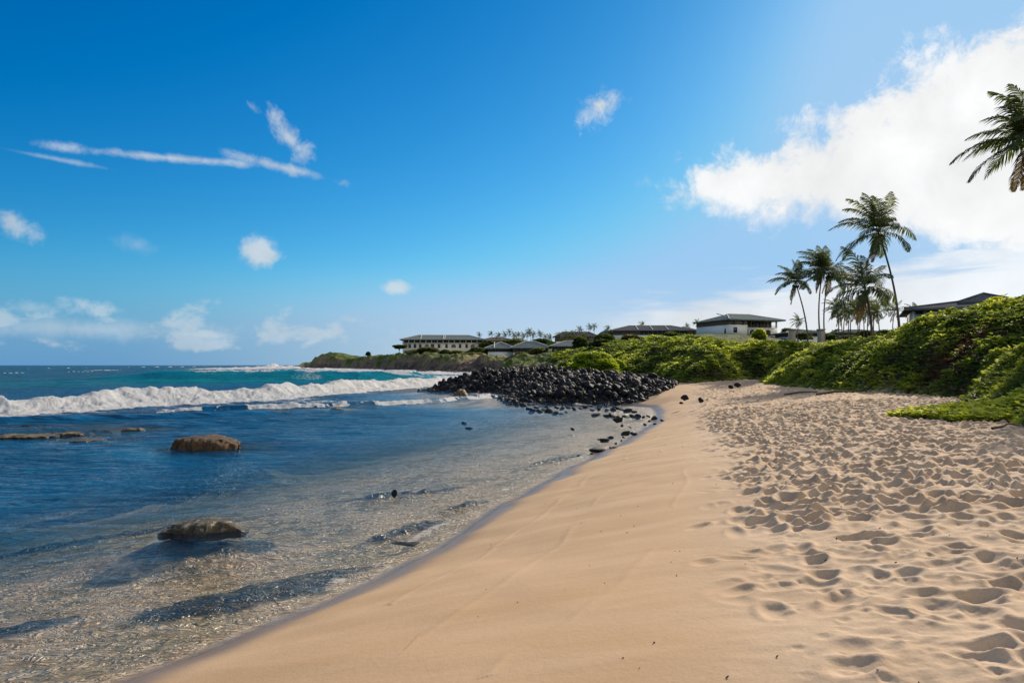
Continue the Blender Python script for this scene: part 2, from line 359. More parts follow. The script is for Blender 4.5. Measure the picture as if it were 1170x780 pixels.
# ------------------------------------------------------------------ materials: ground
def new_mat(name):
    m = bpy.data.materials.new(name); m.use_nodes = True; t = NT(m.node_tree); t.n.clear()
    out = t.new('ShaderNodeOutputMaterial'); return m, t, out
def princ(t, col, rough=.8, spec=.3, normal=None, **kw):
    b = t.new('ShaderNodeBsdfPrincipled'); t.put(b.inputs['Base Color'], col); t.put(b.inputs['Roughness'], rough)
    t.put(b.inputs['Specular IOR Level'], spec)
    if normal is not None: t.put(b.inputs['Normal'], normal)
    for k, v in kw.items(): t.put(b.inputs[k], v)
    return b.outputs[0]
mg, t, out = new_mat('ground')
geo = t.new('ShaderNodeNewGeometry'); PO = geo.outputs['Position']; sp = t.new('ShaderNodeSeparateXYZ'); t.l.new(PO, sp.inputs[0]); PZ = sp.outputs[2]
sN = t.noise(PO, .9, 6, .6); sG = t.noise(PO, 55, 4, .7); sG2 = t.noise(PO, 9, 5, .6)
dry = t.mix(t.ramp(sN, .3, .7), (.46, .32, .20, 1), (.55, .40, .265, 1))
dry = t.mix(t.m('MULTIPLY', t.ramp(sG, .42, .75), .35), dry, (.26, .17, .11, 1))
swash = t.mix(t.ramp(t.noise(t.mapping(PO, scale=(.35, 1.6, 1), rot=(0, 0, R(-28))), 1.2, 5, .6), .3, .7), (.46, .30, .165, 1), (.53, .36, .215, 1))
swash = t.mix(t.m('MULTIPLY', t.ramp(sG, .45, .75), .2), swash, (.27, .17, .10, 1))
sand = t.mix(t.attr('tramp'), swash, dry)
wetn = t.m('ADD', PZ, t.m('MULTIPLY', t.m('SUBTRACT', sN, .5), .10))
wet = t.ramp(wetn, .20, .045)
sand = t.mix(wet, sand, (.235, .150, .088, 1))
# sea bed: rubble on olive rock, its pale mottling painted in for caustic light
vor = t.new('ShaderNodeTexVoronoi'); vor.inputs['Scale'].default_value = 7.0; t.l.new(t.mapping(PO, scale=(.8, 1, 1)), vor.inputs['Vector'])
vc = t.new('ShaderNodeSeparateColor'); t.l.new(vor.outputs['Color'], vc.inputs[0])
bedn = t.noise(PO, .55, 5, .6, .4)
caustic_rub = t.mix(t.ramp(vc.outputs[0], .25, .9), (.22, .17, .065, 1), (.66, .50, .28, 1))
caustic_rub = t.mix(t.ramp(t.noise(PO, 16, 4, .65), .35, .65), t.mix(.45, caustic_rub, (.07, .065, .03, 1)), caustic_rub)
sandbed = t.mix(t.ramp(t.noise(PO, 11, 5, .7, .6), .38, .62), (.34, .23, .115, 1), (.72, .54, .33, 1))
bed = t.mix(t.ramp(bedn, .38, .56), sandbed, caustic_rub)
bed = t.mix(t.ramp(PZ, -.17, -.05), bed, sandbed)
reefc = t.mix(t.ramp(t.noise(PO, 6, 5, .65), .35, .7), (.012, .016, .012, 1), (.085, .07, .028, 1))
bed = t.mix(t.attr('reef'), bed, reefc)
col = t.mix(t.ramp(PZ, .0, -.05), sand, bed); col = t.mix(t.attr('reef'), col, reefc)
rockc = t.mix(t.ramp(t.noise(PO, .35, 8, .65), .35, .7), (.05, .042, .038, 1), (.24, .175, .135, 1))
rockc = t.mix(t.ramp(t.noise(t.mapping(PO, scale=(1, 1, 4)), .22, 6, .6), .5, .72), rockc, (.34, .25, .19, 1))
col = t.mix(t.attr('rock'), col, rockc)
lava = t.mix(sG2, (.008, .008, .009, 1), (.035, .032, .032, 1))
col = t.mix(t.attr('lava'), col, lava)
gn = t.noise(PO, .16, 8, .68); gn2 = t.noise(PO, 1.1, 6, .7)
veg = t.mix(t.ramp(gn, .36, .62), (.030, .055, .014, 1), (.14, .18, .035, 1))
veg = t.mix(t.m('MULTIPLY', t.ramp(gn2, .5, .7), .6), veg, (.15, .135, .06, 1))
col = t.mix(t.attr('veg'), col, veg)
soil = t.mix(sG2, (.05, .035, .022, 1), (.10, .075, .045, 1))
col = t.mix(t.attr('soil'), col, soil)
under = t.ramp(PZ, -.01, -.08)
rip = t.m('ABSOLUTE', t.m('SUBTRACT', t.noise(t.mapping(PO, scale=(1, 1.7, .4), rot=(0, 0, R(-35))), 3.6, 3, .55, 1.6), .5))
bh = t.m('ADD', t.m('MULTIPLY', sG, .25), t.m('MULTIPLY', t.noise(PO, 20, 4, .6), .5))
far_rough = t.m('ADD', t.attr('rock'), t.attr('veg'))
bmp = t.bump(bh, .35, .02); bmp = t.bump(t.m('MULTIPLY', rip, under), 1.0, .36, bmp); bmp = t.bump(t.m('MULTIPLY', t.noise(PO, .8, 8, .7), far_rough), 1.0, 2.0, bmp)
rough = t.m('SUBTRACT', .92, t.m('MULTIPLY', wet, .62))
t.l.new(princ(t, col, rough, t.m('ADD', .12, t.m('MULTIPLY', wet, .38)), bmp), out.inputs[0])
MG = mg

rs = rows(.4, [(2.4, lambda r: .08), (9.6, lambda r: r * r / 1900), (30, lambda r: .055), (60, lambda r: .14), (150, lambda r: r * .010),
               (460, lambda r: r * .0055), (9000, lambda r: r * .03)])
az = azs(-42, 42, 960)
gx_, gy_, GF = polar(rs, az)
Fd = coarse_fields(rs, az, gx_, gy_)
gz, gs, gsu, gcl = height(gx_, gy_, Fd)
nearm = gy_ < 60
gz = gz + np.where(nearm & (gs > .3), fp_sample(gx_, gy_), 0)
# gentle undulation of the smooth swash sand
gz = gz + np.where((gs > 0) & (gs < 30) & nearm,   .005 * fbm(gx_ / 1.4, gy_ / 1.4, 71, 2) * sst(0, 2, gs), 0)
for s0, am in ((1.35, .007), (2.3, .006), (3.4, .005)):      # old wash lines left by the waves
    q_ = gs - s0 - .35 * fbm(gx_ / 2.6, gy_ / 2.6, int(s0 * 100), 3)
    gz = gz + am * np.exp(-(q_ / .045) ** 2) * (fbm(gx_ / 1.5, gy_ / 1.5, 73, 2) > -.1) * (gy_ < 30) * (gs > .5)
rr_ = np.hypot(gx_, gy_)
tramp = sst(-.7, .6, gx_ - np.interp(gy_, gy, edgeX)) * (gy_ < 70) + (gy_ >= 70)
rd = np.zeros_like(gz)
for (cx, cy, a, b, ang) in REEF:
    c, s_ = math.cos(R(ang)), math.sin(R(ang)); u = ((gx_ - cx) * c + (gy_ - cy) * s_) / a; v = (-(gx_ - cx) * s_ + (gy_ - cy) * c) / b
    rd = np.maximum(rd, np.exp(-(u * u + v * v) * 1.1))
reefA = sst(.32, .6, rd + .3 * fbm(gx_ / .5, gy_ / .5, 81, 3)) * (gs < -.15)
reefA = np.maximum(reefA, sst(12, 19, -gs) * (gs < -3) * sst(-.35, .15, fbm(gx_ / 4, gy_ / 2, 82, 4) + (rr_ - 22) / 25))
lavaA = sst(-1.2, .5, Fd[2] + .8 * fbm(gx_, gy_, 83, 2))
farL = sst(84, 105, rr_)
vegA = farL * sst(1.0, 5.5, gsu + 4 * fbm(gx_ / 10, gy_ / 10, 84, 3)) * (gs > 0)
sandy = np.exp(-(((gx_ + 0) / 12) ** 2 + ((gy_ - 215) / 14) ** 2))           # pale bare slope above the cliffs
rockA = np.clip(farL * (gs > -4) * (1 - vegA), 0, 1)
soilA = (1 - farL) * sst(-.1, .7, gsu) * (gs > 1) * (Fd[2] < -1)
mesh_np('ground', np.stack([gx_.ravel(), gy_.ravel(), gz.ravel()], 1), GF, [MG], True,
        attrs={k: ('POINT', v.ravel()) for k, v in dict(tramp=tramp, reef=reefA, lava=lavaA, veg=np.clip(vegA - sandy * 1.2, 0, 1), rock=rockA, soil=soilA).items()})['kind'] = 'structure'

# ------------------------------------------------------------------ water
def sd_line(x, y, P, flip=1):       # signed distance to an open line (positive on its left when flip=1) and the run along it 0..1
    best = np.full(x.shape, 1e12); sg = np.zeros(x.shape); al = np.zeros(x.shape); tot = 0
    Ls = [math.dist(P[i], P[i + 1]) for i in range(len(P) - 1)]; T = sum(Ls)
    for k in range(len(P) - 1):
        ax, ay = P[k]; ex, ey = P[k + 1][0] - ax, P[k + 1][1] - ay; L = ex * ex + ey * ey
        tt = ((x - ax) * ex + (y - ay) * ey) / L; t_ = np.clip(tt, 0, 1)
        d = (x - ax - t_ * ex) ** 2 + (y - ay - t_ * ey) ** 2; mk = d < best
        cr = ex * (y - ay) - ey * (x - ax)
        best = np.where(mk, d, best); sg = np.where(mk, np.sign(cr), sg); al = np.where(mk, (tot + t_ * Ls[k]) / T, al); tot += Ls[k]
    return np.sqrt(best) * sg * flip, al
W1 = [(-60,22),(-34,31),(-26,35.5),(-23.6,42),(-18,53),(-9.8,84),(-7.0,97),(-6,110)]
W2 = [(-85,118),(-62,112),(-40,108),(-24,106),(-12,112),(-9,118)]
W3 = [(-19,36.5),(-14,39.5),(-10,42.5),(-6,46),(-2.9,51),(-1.2,55)]
W0 = [(-40,17),(-21,25),(-12,30),(-5,36)]
W4 = [(-36,27.5),(-24,31),(-15,35),(-8,40)]
def water_fields(x, y, F):
    sc_ = F[0]; m = np.maximum(-sc_, 0); rr = np.hypot(x, y)
    foam = np.zeros_like(x); turq = np.zeros_like(x); z = np.zeros_like(x)
    # open swell and lagoon chop
    op = sst(45, 120, rr); lag = sst(0, 5, m) * (1 - op)
    z += op * (.22 * fbm(x / 26, y / 11, 101, 3) + .16 * fbm(x / 6, y / 3, 102, 3)) * (1 - sst(2500, 6000, rr))
    z += lag * (.045 * fbm(x / 3.2, y / 1.2, 103, 2) + .022 * fbm(x / .9, y / .38, 104, 2)) * sst(0, 14, rr - 5)
    z += (.3 + .7 * sst(0, 3, m)) * (.010 * fbm(x / .42 + .3 * y, y / .2, 105, 3)) * (1 - sst(14, 30, rr))
    # main breaker
    s, a = sd_line(x, y, W1); s = s + 1.1 * fbm(x / 5, y / 5, 110, 3) + .35 * fbm(x / 1.1, y / 1.1, 111, 2)
    amp = .93 * sst(0, .05, a) * (1 - .55 * sst(.86, 1, a)) * (1 + .45 * fbm(a * 45, a * 0 + 3, 112, 3))
    prof = (.25 * sst(-1.6, 0, s) + .75 * sst(-.3, 1.6, s)) * np.exp(-np.maximum(s - 1.6, 0) / 3.2); z += amp * prof
    side = (a > .001) & (a < .999)
    fm = sst(-1.7, -.8, s) * (1 - sst(1.5, 6.5, s + 1.2 * fbm(x / 2, y / 2, 113, 3)) * .95) * side
    front = sst(-6.5, -1.2, s) * (1 - sst(-.2, .3, s)) * side
    foam = np.maximum(foam, fm); foam = np.maximum(foam, front * (.42 + .9 * fbm(x / 3.5, y / 1.1, 114, 4)) * sst(1, .25, a))
    behind = sst(4, 6, s) * (1 - sst(9, 17, s)) * side * sst(.0, .5, fbm(x / 7, y / 2, 115, 4) + .12) * .8
    foam = np.maximum(foam, behind)
    # turquoise swell behind it
    s, a = sd_line(x, y, W2); s = s + 1.2 * fbm(x / 12, y / 12, 120, 2)
    amp = 1.65 * sst(0, .35, a) * (1 - .6 * sst(.9, 1, a))
    prof = sst(0, 6.0, s) * np.exp(-np.maximum(s - 6, 0) / 6.0); z += amp * prof
    turq = np.maximum(turq, sst(0, .4, a) * sst(-12, 2, s) * (1 - sst(6, 16, s)))
    cr = sst(4.2, 5.4, s + 1.2 * fbm(x / 2.5, y / 2.5, 121, 3)) * (1 - sst(8, 12, s)) * sst(.30, .55, a + .12 * fbm(x / 6, y / 6, 122, 2))
    foam = np.maximum(foam, cr)
    # reef ripples
    s, a = sd_line(x, y, W3); s = s + .5 * fbm(x / 2, y / 2, 130, 3)
    z += .26 * sst(-.1, .5, s) * np.exp(-np.maximum(s - .5, 0) / 1.2) * sst(0, .1, a)
    fm = sst(-.15, .1, s) * (1 - sst(.5, 1.3, s)) * sst(0, .22, fbm(x / 1.6, y / 1.6, 131, 5, .65) + .24) * (a > 0) * (a < 1)
    foam = np.maximum(foam, fm)
    fm = sst(1, 3, s) * (1 - sst(4, 14, s)) * sst(.12, .5, fbm(x / 5, y / 1.2, 132, 4)) * .7 * (a > 0); foam = np.maximum(foam, fm)
    for Wk, am in ((W0, .10), (W4, .17)):
        s, a = sd_line(x, y, Wk); s = s + .8 * fbm(x / 4, y / 4, 140, 3)
        z += am * sst(-.5, .5, s) * np.exp(-np.maximum(s - .5, 0) / 1.6) * sst(0, .1, a) * (1 - sst(.8, 1, a))
    # surf along the far rocks and round the point
    fs = sst(150, 200, rr) * (y < 700) * (sc_ < 4)
    sf = fs * (1 - sst(5, 22, m + 8 * fbm(x / 14, y / 14, 150, 3)))
    tip = np.exp(-(((x + 165) / 34) ** 2 + ((y - 478) / 16) ** 2)); foam = np.maximum(foam, np.clip(sf * 1.3 + tip * 1.7, 0, 1))
    spl = np.exp(-(((x + 171) / 4.5) ** 2 + ((y - 488) / 5) ** 2)); z += tip * (1.3 + 1.2 * fbm(x / 4, y / 4, 151, 3)) + sf * .5 * (1 + fbm(x / 3, y / 3, 152, 2)) + spl * 2.6
    ld = np.exp(-(((x + 158) / 26) ** 2 + ((y - 400) / 30) ** 2)); foam = np.maximum(foam, np.clip(ld * 1.5, 0, 1)); z += ld * (.9 + 1.0 * fbm(x / 5, y / 5, 155, 3))
    bay = sst(78, 100, y) * (1 - sst(225, 260, rr)) * sst(-46, -20, x) * (sc_ < 2)
    foam = np.maximum(foam, bay * sst(-.15, .45, fbm(x / 9, y / 5, 153, 4)) * .9)
    turq = np.maximum(turq, .45 * sst(-130, -30, x) * sst(80, 110, rr) * (1 - sst(260, 420, rr)))
    turq = np.maximum(turq, .13 * sst(80, 150, rr) * (1 - sst(600, 1500, rr)) * (.6 + fbm(x / 60, y / 25, 154, 3)))
    # whitecaps
    for (px, py, wd) in [(68,421,2),(118,423.5,5),(145,430,10),(195,419.5,4),(262,429,3),(300,430,2),(338,429,4),(93,425,2),(15,427,3)]:
        d = 2.6 * 780 / (py - 417); X0 = (px - 585) / 780 * d; wx = wd / 780 * d * .6; wy = d * d / 2028 * .35
        q = np.exp(-(((x - X0) / wx) ** 2 + ((y - d) / wy) ** 2)); foam = np.maximum(foam, sst(.2, .7, q)); z += q * .35 * (d / 250)
    # lapping edge at the sand
    lap = (1 - sst(.02, .22, np.abs(m - .35 - .3 * fbm(x / 1.2, y / 1.2, 160, 2)))) * sst(-.05, .45, fbm(x / .7, y / .7, 161, 4)) * (rr < 60)
    foam = np.maximum(foam, lap * .5)
    rk = sst(-2.2, -.6, F[2]) * (F[2] < .5) * (rr < 90); foam = np.maximum(foam, rk * sst(.1, .5, fbm(x / 1.5, y / 1.5, 162, 3)) * .6)
    # lumpy body of the foam
    l3 = fbm(x / .8, y / .8, 170, 4, .6); l3 = l3 + .6 * fbm(x / .3, y / .5, 171, 3, .7); z += np.clip(foam, 0, 1) * l3 * (.13 * sst(25, 40, rr)) * (1 + sst(90, 200, rr))
    return z, foam, turq
ws = rows(3.0, [(12, lambda r: .04), (28, lambda r: .09), (45, lambda r: .13), (130, lambda r: r * .0032), (560, lambda r: r * .008), (60000, lambda r: r * .03)])
wa = azs(-42, 14, 900, 60)
wx_, wy_, WF = polar(ws, wa)
FdW = coarse_fields(ws, wa, wx_, wy_)
wz, wfoam, wturq = water_fields(wx_, wy_, FdW)
wgz = height(wx_, wy_, FdW)[0]
wdep = np.clip(wz - wgz, 0, 30)
wz = wz + .02
# drop the faces that would lie under dry land
hide = (wgz > .9)
keep = ~(hide.ravel()[WF].all(1))
mw, t, out = new_mat('sea_water')
geo = t.new('ShaderNodeNewGeometry'); PO = geo.outputs['Position']
dep = t.attr('depth'); tq = t.attr('turq'); fo = t.attr('foam')
b1 = t.noise(t.mapping(PO, scale=(1, 2.0, 1), rot=(0, 0, R(-12))), 1.1, 6, .62, .5)
b2 = t.noise(t.mapping(PO, scale=(1, 1.6, 1), rot=(0, 0, R(25))), 6.5, 4, .65, .8)
b3 = t.noise(t.mapping(PO, scale=(.25, .6, 1)), .5, 6, .65)
nrm = t.bump(b1, 1.0, .26); nrm = t.bump(b2, 1.0, .032, nrm)
nrm = t.bump(t.m('MULTIPLY', b3, t.ramp(dep, .5, 2)), 1.0, 1.9, nrm)
opac = t.m('SUBTRACT', 1.0, t.m('EXPONENT', t.m('MULTIPLY', t.m('POWER', dep, 2.0), -.95)))
body = t.mix(tq, (.003, .045, .100, 1), (.008, .22, .26, 1))
body = t.mix(t.ramp(dep, 2.2, .5), body, (.010, .135, .31, 1))
tint = t.mix(t.ramp(dep, .25, 1.3), (1, .99, .97, 1), (.50, .84, .95, 1))
tr = t.new('ShaderNodeBsdfTransparent'); t.l.new(tint, tr.inputs[0])
df = t.new('ShaderNodeBsdfDiffuse'); t.l.new(body, df.inputs[0]); t.l.new(nrm, df.inputs['Normal'])
m1 = t.new('ShaderNodeMixShader'); t.l.new(opac, m1.inputs[0]); t.l.new(tr.outputs[0], m1.inputs[1]); t.l.new(df.outputs[0], m1.inputs[2])
gl = t.new('ShaderNodeBsdfGlossy'); gl.inputs['Roughness'].default_value = .07; t.l.new(nrm, gl.inputs['Normal'])
dt = t.new('ShaderNodeVectorMath', operation='DOT_PRODUCT'); t.l.new(nrm, dt.inputs[0]); t.l.new(geo.outputs['Incoming'], dt.inputs[1])
ca = t.m('MINIMUM', t.m('ABSOLUTE', dt.outputs['Value']), 1.0)
fres = t.m('ADD', .012, t.m('MULTIPLY', t.ramp(dep, .5, 1.4, .60, .85), t.m('POWER', t.m('SUBTRACT', 1.0, ca), 5.0)))
m2 = t.new('ShaderNodeMixShader'); t.l.new(t.m('MINIMUM', fres, .72), m2.inputs[0]); t.l.new(m1.outputs[0], m2.inputs[1]); t.l.new(gl.outputs[0], m2.inputs[2])
fn = t.noise(PO, 2.2, 8, .7, .6); fn2 = t.noise(t.mapping(PO, scale=(.5, 1.4, 1)), 5, 6, .7)
fmask = t.ramp(t.m('ADD', fo, t.m('MULTIPLY', t.m('SUBTRACT', t.m('ADD', t.m('MULTIPLY', fn, .6), t.m('MULTIPLY', fn2, .4)), .5), 1.5)), .38, .62)
fmask = t.m('MULTIPLY', fmask, t.ramp(fo, .02, .15))
fmask = t.m('MULTIPLY', fmask, t.ramp(fo, .2, .8, .75, 1.0))
fb = t.new('ShaderNodeBsdfDiffuse'); fb.inputs[0].default_value = (.90, .92, .94, 1); t.l.new(t.bump(t.noise(PO, 3.5, 8, .7), 1.0, .22), fb.inputs['Normal'])
ft = t.new('ShaderNodeBsdfTranslucent'); ft.inputs[0].default_value = (.92, .94, .95, 1)
fmx = t.new('ShaderNodeMixShader'); fmx.inputs[0].default_value = .5; t.l.new(fb.outputs[0], fmx.inputs[1]); t.l.new(ft.outputs[0], fmx.inputs[2])
m3 = t.new('ShaderNodeMixShader'); t.l.new(fmask, m3.inputs[0]); t.l.new(m2.outputs[0], m3.inputs[1]); t.l.new(fmx.outputs[0], m3.inputs[2])
t.l.new(m3.outputs[0], out.inputs[0])
mesh_np('sea_water', np.stack([wx_.ravel(), wy_.ravel(), wz.ravel()], 1), WF[keep], [mw], True,
        attrs=dict(depth=('POINT', wdep.ravel()), foam=('POINT', wfoam.ravel()), turq=('POINT', wturq.ravel())))['kind'] = 'structure'
# ------------------------------------------------------------------ rocks
mr, t, out = new_mat('black_lava_stone')
geo = t.new('ShaderNodeNewGeometry'); tcx = t.new('ShaderNodeTexCoord'); OB = tcx.outputs['Object']
oi = t.new('ShaderNodeObjectInfo')
rn = t.noise(OB, 5, 6, .65)
rc = t.mix(t.ramp(rn, .35, .75), (.003, .003, .004, 1), (.017, .016, .016, 1))
rc = t.mix(t.ramp(geo.outputs['Random Per Island'], .86, 1.0), rc, t.mix(rn, (.05, .04, .035, 1), (.15, .12, .10, 1)))
t.l.new(princ(t, rc, t.ramp(rn, .3, .7, .55, .9), .3, t.bump(t.noise(OB, 14, 6, .7), .8, .05)), out.inputs[0]); MR = mr
def brown_rock(name, c0, c1, c2):
    m, t, out = new_mat(name); tcx = t.new('ShaderNodeTexCoord'); OB = tcx.outputs['Object']
    n1 = t.noise(t.mapping(OB, scale=(3, 3, 1)), 2.2, 7, .65); n2 = t.noise(OB, 9, 6, .7)
    c = t.mix(t.ramp(n1, .35, .65), c0, c1); c = t.mix(t.ramp(n2, .5, .72), c, c2)
    sp = t.new('ShaderNodeSeparateXYZ'); g = t.new('ShaderNodeNewGeometry'); t.l.new(g.outputs['Position'], sp.inputs[0])
    wetr = t.ramp(sp.outputs[2], .09, .02)
    c = t.mix(wetr, c, (.012, .012, .010, 1))
    t.l.new(princ(t, c, t.ramp(wetr, 0, 1, .75, .25), .4, t.bump(n2, 1.0, .06)), out.inputs[0]); return m
MBR = brown_rock('brown_weathered_rock', (.03, .018, .009), (.15, .080, .030), (.035, .028, .014))
MGR = brown_rock('dark_rock_with_pale_crust', (.02, .018, .012), (.10, .08, .045), (.55, .48, .37))
MRE = brown_rock('reef_rock', (.05, .04, .02), (.20, .14, .06), (.10, .09, .04))
def ico(sub):
    import bmesh
    bm = bmesh.new(); bmesh.ops.create_icosphere(bm, subdivisions=sub, radius=1)
    V = np.array([v.co[:] for v in bm.verts]); F = np.array([[v.index for v in f.verts] for f in bm.faces]); bm.free(); return V, F
ICO2 = ico(2); ICO3 = ico(3); ICO4 = ico(4)
def rock_geo(seed, base=ICO2, np_=14, nz_=.03, sq=(1, .8, .7)):
    r = np.random.default_rng(seed); V, F = base
    n = r.normal(size=(np_, 3)); n /= np.linalg.norm(n, axis=1)[:, None]; d = r.uniform(.5, .85, np_)
    dots = V @ n.T; q = np.where(dots > .05, d / np.maximum(dots, .05), 9); rad = np.minimum(q.min(1), 1.25)
    if nz_: rad = rad * (1 + nz_ * fbm(V[:, 0] * 2.5 + seed, V[:, 1] * 2.5 + V[:, 2] * 3.1, seed, 4))
    return V * rad[:, None] * np.array(sq) * r.uniform(.85, 1.15, 3), F
def rotm(r):
    q = r.normal(size=4); q /= np.linalg.norm(q); a, b, c, d = q
    return np.array([[a*a+b*b-c*c-d*d, 2*(b*c-a*d), 2*(b*d+a*c)], [2*(b*c+a*d), a*a-b*b+c*c-d*d, 2*(c*d-a*b)], [2*(b*d-a*c), 2*(c*d+a*b), a*a-b*b-c*c+d*d]])
RG = [rock_geo(100 + k) for k in range(14)]
rmesh = []
for k, (V, F) in enumerate(RG[:10]):
    V3, F3 = rock_geo(100 + k, ICO3, 14, .03)
    o = mesh_np('lava_boulder', V3, F3, [MR]); rmesh.append(o.data); bpy.data.objects.remove(o)
def put_rock(name, mesh, loc, s, label, group=None, cat='rock', rot=None):
    o = bpy.data.objects.new(name, mesh); COL.objects.link(o); o.location = loc
    o.scale = (s, s, s) if not isinstance(s, tuple) else s
    o.rotation_euler = rot if rot else (random.uniform(-3, 3), random.uniform(-.6, .6), random.uniform(-3, 3))
    return tag(o, label, cat, group)
# heap: jittered samples inside the outline
cand = []
while len(cand) < 13000:
    x = random.uniform(-9.5, 13.5); y = random.uniform(44, 77); cand.append((x, y))
cand = np.array(cand); shp = sdpoly(cand[:, 0], cand[:, 1], HEAP)
cand = cand[(shp > -.55 - .4 * rng.random(len(shp)))]; shp = sdpoly(cand[:, 0], cand[:, 1], HEAP)
hz_ = height(cand[:, 0], cand[:, 1])[0]
size = rng.gamma(2.2, .085, len(cand)) + .09; size = np.clip(size, .13, .56) * .74 * np.where(shp < .5, .8, 1)
zz = hz_ + size * rng.uniform(-.1, 1.0, len(cand)) * np.where(shp > .8, 1, .3)
score = size / cand[:, 1] * (1 + .3 * (zz > np.median(zz))) * np.where(cand[:, 1] > 72, .3, 1)
order = np.argsort(-score); ind = order[:225]; rest = order[225:]
for n_, k in enumerate(ind):
    put_rock('lava_boulder', rmesh[n_ % 10], (cand[k, 0], cand[k, 1], zz[k]), float(size[k]),
             'large black lava boulder piled in the dark rocky point at the end of the beach', 'boulders of the black rocky point')
VV, FF, off = [], [], 0
for k in rest:
    V, F = RG[rng.integers(14)]; M = rotm(rng)
    VV.append((V * size[k]) @ M.T + np.array([cand[k, 0], cand[k, 1], zz[k]])); FF.append(F + off); off += len(V)
tag(mesh_np('lava_rubble', np.concatenate(VV), np.concatenate(FF), [MR]), 'black lava rubble filling the rocky point between the larger boulders', 'rocks', kind='stuff')
# loose stones standing in the shallows: (px, py, width in px)
def at(px, py, z=0.0):
    d = (ZC - z) * 780 / (py - 417); return ((px - 585) / 780 * d, d)
scat = [(584,461,6),(590,462,7),(598,463,8),(604,467,7),(609,469,9),(616,470,8),(622,468,7),(628,470,10),(635,472,9),(641,472,5),(612,465,6),(625,464,6),(636,465,8),
 (643,466,7),(650,465,6),(656,467,7),(663,466,5),(669,465,6),(647,470,4),(676,468,6),(684,467,7),(693,467,6),(700,468,7),(710,467,8),(718,468,6),
 (680,474,8),(693,475,7),(699,475,8),(706,476,7),(714,475,6),(722,475,9),(729,475,9),(735,476,6),(741,475,5),(716,469,10),(724,470,6),(703,466,9),
 (748,478,8),(742,480,5),(757,483,6),(737,484,5),(749,485,4),(711,485,5),(720,487,4),
 (697,499,6),(690,503,9),(684,501,4),(716,495,9),(722,494,6),(727,496,7),(712,498,4),(704,505,5),(710,502,4),
 (698,513,5),(700,511,3),(702,515,4),(676,517,6),(661,519,3),(655,490,4)]
for k, (px, py, wd) in enumerate(scat):
    x, y = at(px, py + 1); zg = max(H1(x, y), -.3); s = wd / 780 * y * .62 * random.uniform(.9, 1.25); zz_ = max(zg, -.02) + s * .2
    put_rock('shore_stone', rmesh[k % 10], (x, y, zz_), (s, s * .9, s * .75), 'small wet black stone scattered in the shallow water in front of the rocky point',
             'loose stones in the shallows before the rocky point', rot=(random.uniform(-.4, .4), random.uniform(-.4, .4), random.uniform(-3, 3)))
def solo(px, py, wd, hpx, lab, mesh=0, z=0.0, sy=.8, mat=None, cat='rock', name='lava_rock', rz=0.0):
    x, y = at(px, py, z); s = wd / 780 * y / 2; h = hpx / 780 * y
    return put_rock(name, rmesh[mesh], (x, y, z + h * .3), (s, s * sy, h * 1.0), lab, None, cat, (0.05, .08, rz))
solo(707, 482, 12, 8, 'black pointed rock alone in shallow water just off the row of stones', 3)
solo(530, 484, 8, 3, 'low black rock barely breaking open water, left of a flatter one', 1)
solo(537, 490, 9, 2.4, 'flat black rock awash in open water just below another low rock', 4)
solo(681, 516, 19, 5, 'flat dark wet slab rock at the lapping edge of the smooth sand', 5)
solo(450, 566, 8, 7, 'single small round black stone in clear shallows off the smooth sand', 2)
solo(654, 491, 6, 3, 'tiny dark rock in open water between the point and the slab', 6)
solo(466, 622, 30, 3.2, 'low dark weedy rock half under the shore wash near the sand edge', 7, z=-.03)
solo(783, 456, 14, 6, 'dark brown rock lying on upper sand beside the thicket foot', 8, z=.85)
solo(800, 458, 7, 5, 'small reddish rock on the sand right of the dark brown one', 0, z=.9)
solo(778, 461, 5, 3, 'smallest black stone on the sand below the dark brown rock', 9, z=.8)
solo(744, 442, 20, 10, 'pale grey boulder at the sandy end of the black rock heap', 7, z=.9)
solo(835, 442, 7, 3, 'left of two black stones at the foot of the green bank', 1, z=1.3)
solo(842, 441, 9, 4, 'right of two black stones at the foot of the green bank', 2, z=1.3)
